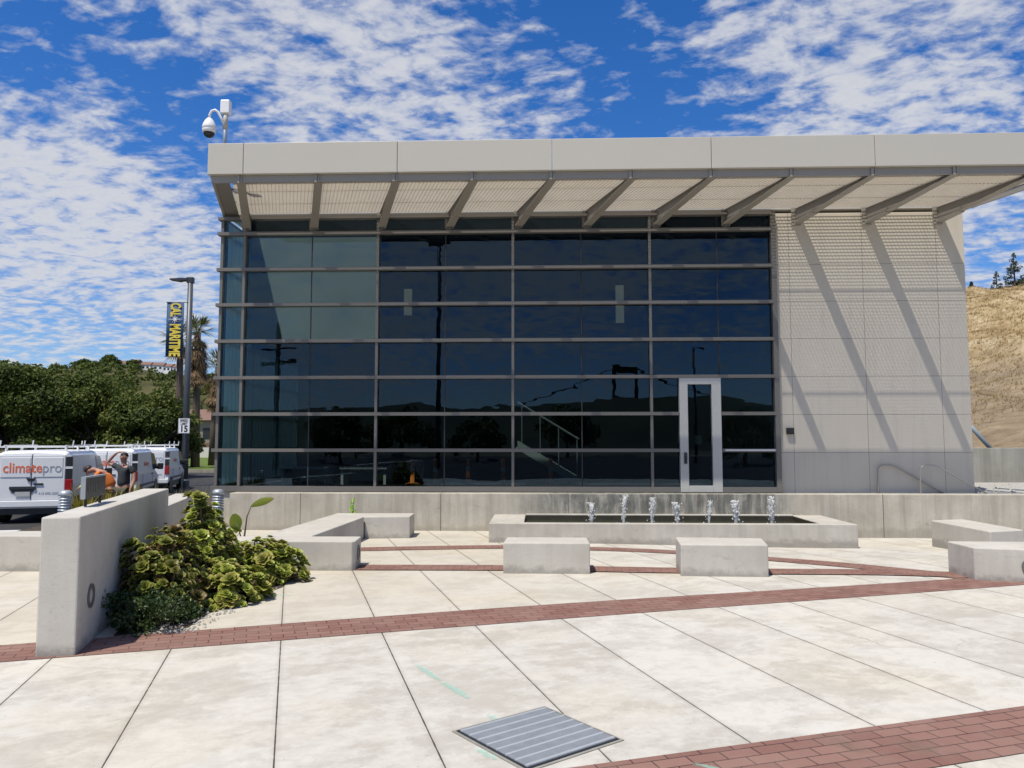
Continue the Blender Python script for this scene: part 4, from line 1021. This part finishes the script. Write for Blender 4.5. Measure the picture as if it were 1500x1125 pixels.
def hand(F,wr,palm,spread,fd,side):
    """palm box and five fingers; wr index of wrist, palm = direction, spread = sideways, fd = finger curl direction"""
    w=Vector(F.V[wr]); palm=Vector(palm).normalized(); spread=Vector(spread).normalized(); fd=Vector(fd)
    c=F.j(tuple(w+palm*.05),.033,wr); k=F.j(tuple(w+palm*.085),.034,c)
    for i,(o,L) in enumerate(((-.033,.062),(-.011,.074),(.011,.070),(.033,.056))):
        a=F.j(tuple(w+palm*.10+spread*o),.010,k); a=F.j(tuple(w+palm*(.10+L*.55)+spread*o*1.15+fd*.010),.0085,a); F.j(tuple(w+palm*(.10+L)+spread*o*1.2+fd*.03),.0075,a)
    t=F.j(tuple(w+palm*.055-spread*.04*side+fd*.006),.011,c); F.j(tuple(w+palm*.095-spread*.06*side+fd*.016),.009,t)
def head_parts(e,hc,fwd,up=(0,0,1),hair='hair'):
    """nose, ears, eyes, mouth as details of the head; hair as a cap"""
    f=Vector(fwd).normalized(); u=Vector(up).normalized(); r=f.cross(u).normalized(); hc=Vector(hc)
    def el(m,c,a,b,c_,seg=8,half=False):
        vs=[];n=6
        for i in range(n+1):
            for k in range(seg):
                p=math.pi*i/n; t=6.283*k/seg; vs.append(c+r*(a*math.sin(p)*math.cos(t))+f*(b*math.sin(p)*math.sin(t))+u*(c_*math.cos(p)))
        m.add(vs,[(i*seg+k,i*seg+(k+1)%seg,(i+1)*seg+(k+1)%seg,(i+1)*seg+k) for i in range(n) for k in range(seg)])
    m=MB(); el(m,hc+f*.105-u*.015,.016,.022,.028); 
    for s in (-1,1): el(m,hc+r*.082*s-u*.01,.012,.022,.034)
    m.build('nose_and_ears',M['skin'],e,True)
    m=MB(); el(m,hc+f*.098-u*.062,.027,.010,.008); m.build('mouth',plain('lips',(.32,.12,.10),.5),e,True)
    m=MB()
    for s in (-1,1): el(m,hc+f*.088+r*.034*s+u*.015,.016,.014,.010)
    m.build('eyes',M['hair'],e,True)
    m=MB(); el(m,hc-f*.022+u*.042,.088,.102,.088,12); m.build('hair',M[hair],e,True)
# man in dark clothes, facing the camera, one arm raised to his head
PM=empty('person',(-9.28,18.5,-.32),R(-8),'man in a dark grey shirt shading his head with a raised arm between the vans','person')
F=Fig(); pel=F.j((0,0,.93),.13); sp=F.chain(pel,[((0,.01,1.12),.135),((0,.01,1.30),.15),((0,.01,1.42),.125)])
nk=F.chain(sp,[((0,0,1.50),.058),((0,-.01,1.56),.058),((0,-.02,1.63),.088),((0,-.02,1.69),.092),((0,-.01,1.745),.070)])
ra=F.chain(sp,[((-.17,.01,1.42),.062),((-.33,-.02,1.50),.047),((-.40,-.04,1.545),.043),((-.25,-.05,1.70),.035),((-.15,-.055,1.775),.026)]); hand(F,ra,(.85,-.05,.18),(.1,1,.2),(.15,.1,-.5),1)
la=F.chain(sp,[((.17,.01,1.42),.062),((.25,.02,1.28),.050),((.28,.0,1.13),.044),((.26,-.08,.96),.036),((.25,-.11,.87),.027)]); hand(F,la,(0,-.15,-1),(0,1,-.1),(-.4,0,0),-1)
for s in (-1,1): F.chain(pel,[((.10*s,0,.88),.10),((.115*s,-.01,.48),.062),((.12*s,.02,.10),.045),((.125*s,-.10,.035),.040),((.13*s,-.17,.03),.03)])
skinned('body',F.V,F.E,F.R,M['skin'],PM)
F=Fig(); a=F.j((0,0,.94),.155); a=F.chain(a,[((0,.01,1.12),.155),((0,.01,1.30),.17),((0,.01,1.42),.14)])
F.chain(a,[((-.17,.01,1.425),.080),((-.30,-.015,1.49),.066)]); F.chain(a,[((.17,.01,1.425),.080),((.245,.018,1.27),.068)]); F.j((0,.0,1.485),.075,a)
skinned('shirt',F.V,F.E,F.R,M['tee'],PM)
F=Fig(); a=F.j((0,0,.96),.145)
for s in (-1,1): F.chain(a,[((.10*s,0,.86),.118),((.115*s,-.01,.48),.082),((.12*s,.02,.10),.072)])
skinned('trousers',F.V,F.E,F.R,M['trouser'],PM)
for s in (-1,1):
    F=Fig(); F.chain(F.j((.125*s,.04,.05),.055),[((.125*s,-.08,.048),.050),((.13*s,-.19,.04),.040)]); skinned('boot',F.V,F.E,F.R,M['shoe'],PM)
head_parts(PM,(0,-.02,1.66),(0,-1,0))
# worker in an orange vest bending into the open van
PW=empty('person',(-10.22,19.4,-.40),R(12),'worker in a bright orange vest bending over beside the nearest van','person')
F=Fig(); pel=F.j((.20,0,.92),.135); sp=F.chain(pel,[((.13,0,1.09),.14),((.02,-.02,1.28),.15),((-.07,-.03,1.38),.125)])
F.chain(sp,[((-.16,-.05,1.41),.058),((-.22,-.06,1.42),.062),((-.29,-.07,1.41),.088),((-.35,-.08,1.395),.088),((-.39,-.09,1.375),.066)])
for s in (-1,1):
    q=F.chain(sp,[((-.06,.17*s-.03,1.35),.062),((-.16,.20*s-.05,1.17),.048),((-.21,.20*s-.06,1.08),.042),((-.36,.16*s-.08,1.03),.034),((-.43,.14*s-.09,1.01),.026)]); hand(F,q,(-.8,0,-.45),(0,1,0),(0,0,-.3),s)
    F.chain(pel,[((.20,.10*s,.86),.10),((.14,.12*s,.47),.062),((.20,.12*s,.10),.045),((.09,.125*s,.035),.04),((.02,.13*s,.03),.03)])
skinned('body',F.V,F.E,F.R,M['skin'],PW)
F=Fig(); a=F.j((.17,0,.96),.155); a=F.chain(a,[((.12,0,1.10),.165),((.02,-.02,1.29),.178),((-.07,-.03,1.39),.150)])
for s in (-1,1): F.chain(a,[((-.06,.18*s-.03,1.36),.080),((-.15,.20*s-.05,1.19),.066)])
skinned('orange_vest',F.V,F.E,F.R,M['vest'],PW)
F=Fig(); a=F.j((.205,0,.94),.158)
for s in (-1,1): F.chain(a,[((.20,.10*s,.84),.12),((.14,.12*s,.47),.085),((.20,.12*s,.10),.072)])
skinned('trousers',F.V,F.E,F.R,M['khaki'],PW)
for s in (-1,1):
    F=Fig(); F.chain(F.j((.22,.125*s,.05),.055),[((.10,.125*s,.048),.05),((0,.13*s,.04),.04)]); skinned('boot',F.V,F.E,F.R,M['shoe'],PW)
    F=Fig(); F.chain(F.j((-.38,.155*s-.08,1.025),.042),[((-.49,.13*s-.1,.995),.046)]); skinned('glove',F.V,F.E,F.R,M['hivis'],PW)
head_parts(PW,(-.325,-.075,1.40),(-.5,-.15,-.85),(-.85,-.1,.5))

# ------------------------------------------------------------------ inside the building
def inside(x,y,z=FL):
    c,s=math.cos(TH),math.sin(TH); return (x*c+y*s,15.45-x*s+y*c,z)
for i,(x,y,lb) in enumerate([(-4.9,2.6,'white desk inside the first glass bay, nearest the corner'),(-3.55,2.75,'white desk inside the first glass bay, beside the glazing joint')]):
    e=empty('desk',inside(x,y),-TH,lb,'desk','desks behind the glass')
    MB().box(-.55,.55,-.35,.35,.36,.41).build('tabletop',M['white'],e)
    for a in (-1,1):
        MB().box(a*.5-.03,a*.5+.03,-.3,.3,0,.36).build('leg',M['white'],e)
    MB().box(-.5,.5,.28,.31,.06,.35).build('modesty_panel',M['white'],e)
e=empty('staircase',inside(1.25,2.2),-TH,'grey steel staircase descending inside behind the middle glass bays','staircase')
m=MB(); m.extr([(-1.2,0,.82),(.2,0,-.02),(.2,0,.18),(-1.2,0,1.02)],(0,.06,0)); m.extr([(-1.2,1.0,.82),(.2,1.0,-.02),(.2,1.0,.18),(-1.2,1.0,1.02)],(0,.06,0)); m.build('stringer',M['inlight'],e)
m=MB()
for i in range(5): x=-1.1+.28*i; z=.83-.17*i; m.box(x-.14,x+.14,.06,1.0,z,z+.04)
m.build('treads',M['inlight'],e)
m=MB(); m.tube([(-1.2,.03,1.9),(.2,.03,1.05)],.022); 
for i in range(4): x=-1.1+.42*i; z=.94-.25*i; m.tube([(x,.03,z),(x,.03,z+.93)],.014)
m.build('handrail',M['steel'],e)
for i,(x,y) in enumerate([(-2.41,2.5),(-1.79,1.95),(-1.07,2.1),(-.27,1.95),(.80,1.95)]):
    e=empty('floor_post',inside(x,y),-TH,['slim orange post standing inside near the first orange column','slim orange post behind the second glass bay','third slim orange post from the near column, clear of the mullions','slim orange post just beside the middle mullion','slim orange post standing before the staircase'][i],'post','orange posts inside the glass front')
    MB().lathe([(0,0),(.16,0),(.16,.03),(.05,.05),(.045,.60),(.0,.62)],seg=14).build('post',M['orange'],e,True)
    MB().lathe([(.046,.32),(.05,.33),(.05,.42),(.046,.43)],seg=14).build('reflective_band',M['white'],e)
for i,(x,z0,z1) in enumerate([(-2.4,4.55,5.15),(2.35,4.35,5.2)]):
    o=MB().box(-.09,.09,0,.05,0,z1-z0).build('hanging_panel',M['hpanel'],None,loc=inside(x,1.6,z0),rz=-TH); tag(o,['pale narrow panel hanging inside near the second mullion','pale narrow panel hanging inside high behind the third glass bay'][i],'panel','pale panels inside the glass')

# ------------------------------------------------------------------ what the glass mirrors, behind the camera
def refl(px,Dv): # real position of something mirrored at virtual distance Dv
    a=(px-750)/1127; X=a*Dv; Y=Dv; nx,ny=-math.sin(TH),-math.cos(TH); d=(X)*nx+(Y-15.45)*ny; return X-2*d*nx,Y-2*d*ny
def fhb(x,y):
    t=sm((-y-190)/90); return (x,y,-.6+t*(17+8*noise.noise(Vector((x*.012,0,3)))+2*noise.noise(Vector((x*.06,y*.05,3)))))
terrain('hills',fhb,lin(-420,420,84),lin(-340,-185,14),M['farhill'])
x,y=refl(642,62); e=empty('light_mast',(x,y,-.42),0,'very tall dark light mast mirrored in the second glass bay','light mast')
MB().tube([(0,0,0),(0,0,18.5)],[.20,.14],10).build('pole',M['pole'],e,True); MB().box(-.9,.9,-.2,.2,18.3,18.6).build('lamp_head',M['dark'],e)
x,y=refl(405,62); e=empty('utility_pole',(x,y,-.42),R(10),'wooden utility pole with crossarms mirrored in the first glass bay','utility pole')
MB().tube([(0,0,0),(0,0,11.9)],[.26,.17],10).build('pole',M['bark'],e,True)
for z in (9.6,8.5): MB().bar((-1.5,0,z),(1.6,0,z+.05),.14,.16).build('crossarm',M['bark'],e)
x,y=refl(1018,72); e=empty('street_lamp',(x,y,-.42),0,'dark lamp post mirrored in the glass above the door','street lamp')
MB().tube([(0,0,0),(0,0,10.8)],[.16,.11],10).build('pole',M['pole'],e,True); MB().box(-.2,1.0,-.15,.15,10.7,10.85).build('lamp_head',M['dark'],e)
x,y=refl(916,900); e=empty('bridge',(x,y,-2),0,'suspension bridge tower mirrored in the third glass bay','bridge')
for s in (-13,13): MB().box(s-2,s+2,-2,2,0,92).build('tower_leg',M['farhill'],e)
MB().box(-11,11,-1.5,1.5,84,92).build('cross_beam',M['farhill'],e); MB().box(-11,11,-1.5,1.5,52,58).build('cross_beam',M['farhill'],e)
MB().box(-300,300,-6,6,30,36).build('deck',M['farhill'],e)
for s in (-1,1):
    pts=[(s*13+s*i*14,0,90-60*(1-(1-i/18)**2)) for i in range(19)]; MB().tube(pts,.7,6).build('cable',M['farhill'],e)
for i,(px,Dv,h,s) in enumerate([(500,80,5.4,3.4),(590,95,6,4),(830,110,7,4.5),(700,90,5,3.2),(1090,70,5,3.4)]):
    x,y=refl(px,Dv); tree((x,y,-.42),h,s,80+i,'roadside_tree','dark tree across the road mirrored in the glass front','tree','trees mirrored in the glass',nl=60,leaf=.3)

# ------------------------------------------------------------------ light, sky, camera
sun_dir=Vector((-.7175,-.9756,2.70)).normalized()
L=bpy.data.lights.new('sun','SUN'); L.energy=4.3; L.angle=R(.53); L.color=(1,.942,.83)
so=bpy.data.objects.new('sun',L); COL.objects.link(so); so.rotation_euler=sun_dir.to_track_quat('Z','Y').to_euler(); so.location=(-20,-30,60)
W=bpy.data.worlds.new('World'); sc.world=W; W.use_nodes=True; t=W.node_tree; N=t.nodes; bg=N['Background']
class WN(NT):
    def __init__(s): s.t=t; s.n=N
w=WN()
sky=w.new('ShaderNodeTexSky',sky_type='NISHITA'); sky.sun_disc=False; sky.sun_elevation=math.asin(sun_dir.z); sky.sun_rotation=math.atan2(sun_dir.x,sun_dir.y)
sky.air_density=1.0; sky.dust_density=.35; sky.ozone_density=2.2; sky.altitude=100
hs=w.new('ShaderNodeHueSaturation'); hs.inputs['Saturation'].default_value=1.35; hs.inputs['Value'].default_value=1.25; w.l(sky.outputs[0],hs.inputs['Color'])
skyc=w.mix(1.0,hs.outputs[0],(.74,.86,1.13),'MULTIPLY')
d=w.new('ShaderNodeTexCoord').outputs['Generated']; dx,dy,dz=w.sep(d)
k=w.math('DIVIDE',1,w.math('ADD',w.math('MAXIMUM',dz,0),.16))
p=w.comb(w.math('MULTIPLY',dx,k),w.math('MULTIPLY',dy,k),0)
# broad cloud sheets and blue gaps, as directions on the sky
def blob(px,py,sharp,amt,back=False):
    a=(px-750)/1127; b=(562.5-py)/1127; pt=math.atan(85.5/1127); v=Vector((a,math.cos(pt)-b*math.sin(pt),math.sin(pt)+b*math.cos(pt))).normalized()
    if back: v.y=-v.y
    dp=w.new('ShaderNodeVectorMath',operation='DOT_PRODUCT'); w.l(d,dp.inputs[0]); dp.inputs[1].default_value=v
    return w.math('MULTIPLY',w.math('EXPONENT',w.math('MULTIPLY',w.math('SUBTRACT',dp.outputs['Value'],1),sharp)),amt)
tot=None
for a in [(470,70,70,0.074),(640,150,110,0.074),(340,40,160,0.062),(60,220,70,0.081),(110,340,80,0.087),(180,430,140,0.062),(1340,90,60,0.093),(1180,140,160,0.056),(840,95,400,0.056),(960,95,400,0.056),(30,40,400,0.037),(1080,40,400,0.031),(800,195,300,0.050),(1440,330,200,0.025),
          (870,20,160,-0.198),(50,60,500,-0.072),(190,25,700,-0.072),(245,140,420,-0.180),(310,205,600,-0.090),(950,180,300,-0.108),(720,50,400,-0.090),(150,530,260,-0.054),(1130,30,900,-0.036),(1100,180,900,-0.045),(60,110,500,-0.090),(20,90,900,-0.054)]:
    b=blob(*a); tot=b if tot is None else w.math('ADD',tot,b)
for a in [(430,420,70,.165),(650,390,100,.15),(860,380,140,.13),(1050,360,200,.10),(640,560,90,-.06),(950,480,200,-.06)]:
    tot=w.math('ADD',tot,blob(*a,back=True))
warp=w.new('ShaderNodeTexNoise'); warp.inputs['Scale'].default_value=3; w.l(p,warp.inputs['Vector'])
vm=w.new('ShaderNodeVectorMath',operation='MULTIPLY_ADD'); w.l(warp.outputs['Color'],vm.inputs[0]); vm.inputs[1].default_value=(.10,.10,0); w.l(p,vm.inputs[2]); pw=vm.outputs[0]
n1=w.noise(w.map(pw,(1,1.25,1),(0,0,R(25))),2.2,4,.55); n2=w.noise(w.map(pw,(1,1.35,1),(0,0,R(35))),12.5,6,.58,.15); n3=w.noise(w.map(pw,(1,1.2,1),(0,0,R(20))),38,5,.6)
f=w.math('ADD',w.math('MULTIPLY',n1,.40),w.math('ADD',w.math('MULTIPLY',n2,.88),w.math('MULTIPLY',n3,.10)))
f=w.math('ADD',f,tot)
cov=w.ramp(f,(.625,0),(.705,.28),(.80,.70),(.92,.93))
up=w.ramp(dz,(.0,0),(.06,1)); cov=w.math('MULTIPLY',cov,up)
br=w.ramp(w.math('ADD',f,w.math('MULTIPLY',w.math('SUBTRACT',n3,.5),.25)),(.65,(5.0,5.6,7.0)),(.86,(7.5,7.6,8.0)),(1.0,(6.9,7.1,7.6)))
# keep ramp inside 0..1 then scale
for n in N:
    if n.type=='VALTORGB':
        for e_ in n.color_ramp.elements:
            if max(e_.color[:3])>1: e_.color=tuple(c/8 for c in e_.color[:3])+(1,)
cs=w.new('ShaderNodeVectorMath',operation='SCALE'); w.l(br,cs.inputs[0]); cs.inputs['Scale'].default_value=7.6
mxs=w.mix(cov,skyc,cs.outputs[0])
w.l(mxs,bg.inputs['Color']); bg.inputs['Strength'].default_value=.085

cam=bpy.data.cameras.new('camera'); co=bpy.data.objects.new('camera',cam); COL.objects.link(co)
cam.sensor_width=36; cam.lens=1127/1500*36; cam.clip_end=6000; cam.clip_start=.05
co.location=(0,0,1.7); co.rotation_euler=(R(90)+math.atan(85.5/1127),0,0); sc.camera=co
sc.render.engine='CYCLES'; c=sc.cycles; c.max_bounces=8; c.diffuse_bounces=3; c.glossy_bounces=4; c.transmission_bounces=6; c.transparent_max_bounces=24
c.use_denoising=True; c.sample_clamp_indirect=8; c.caustics_reflective=False; c.caustics_refractive=False
vs_=sc.view_settings; vs_.view_transform='Standard'; vs_.look='None'; vs_.exposure=.18; vs_.gamma=1
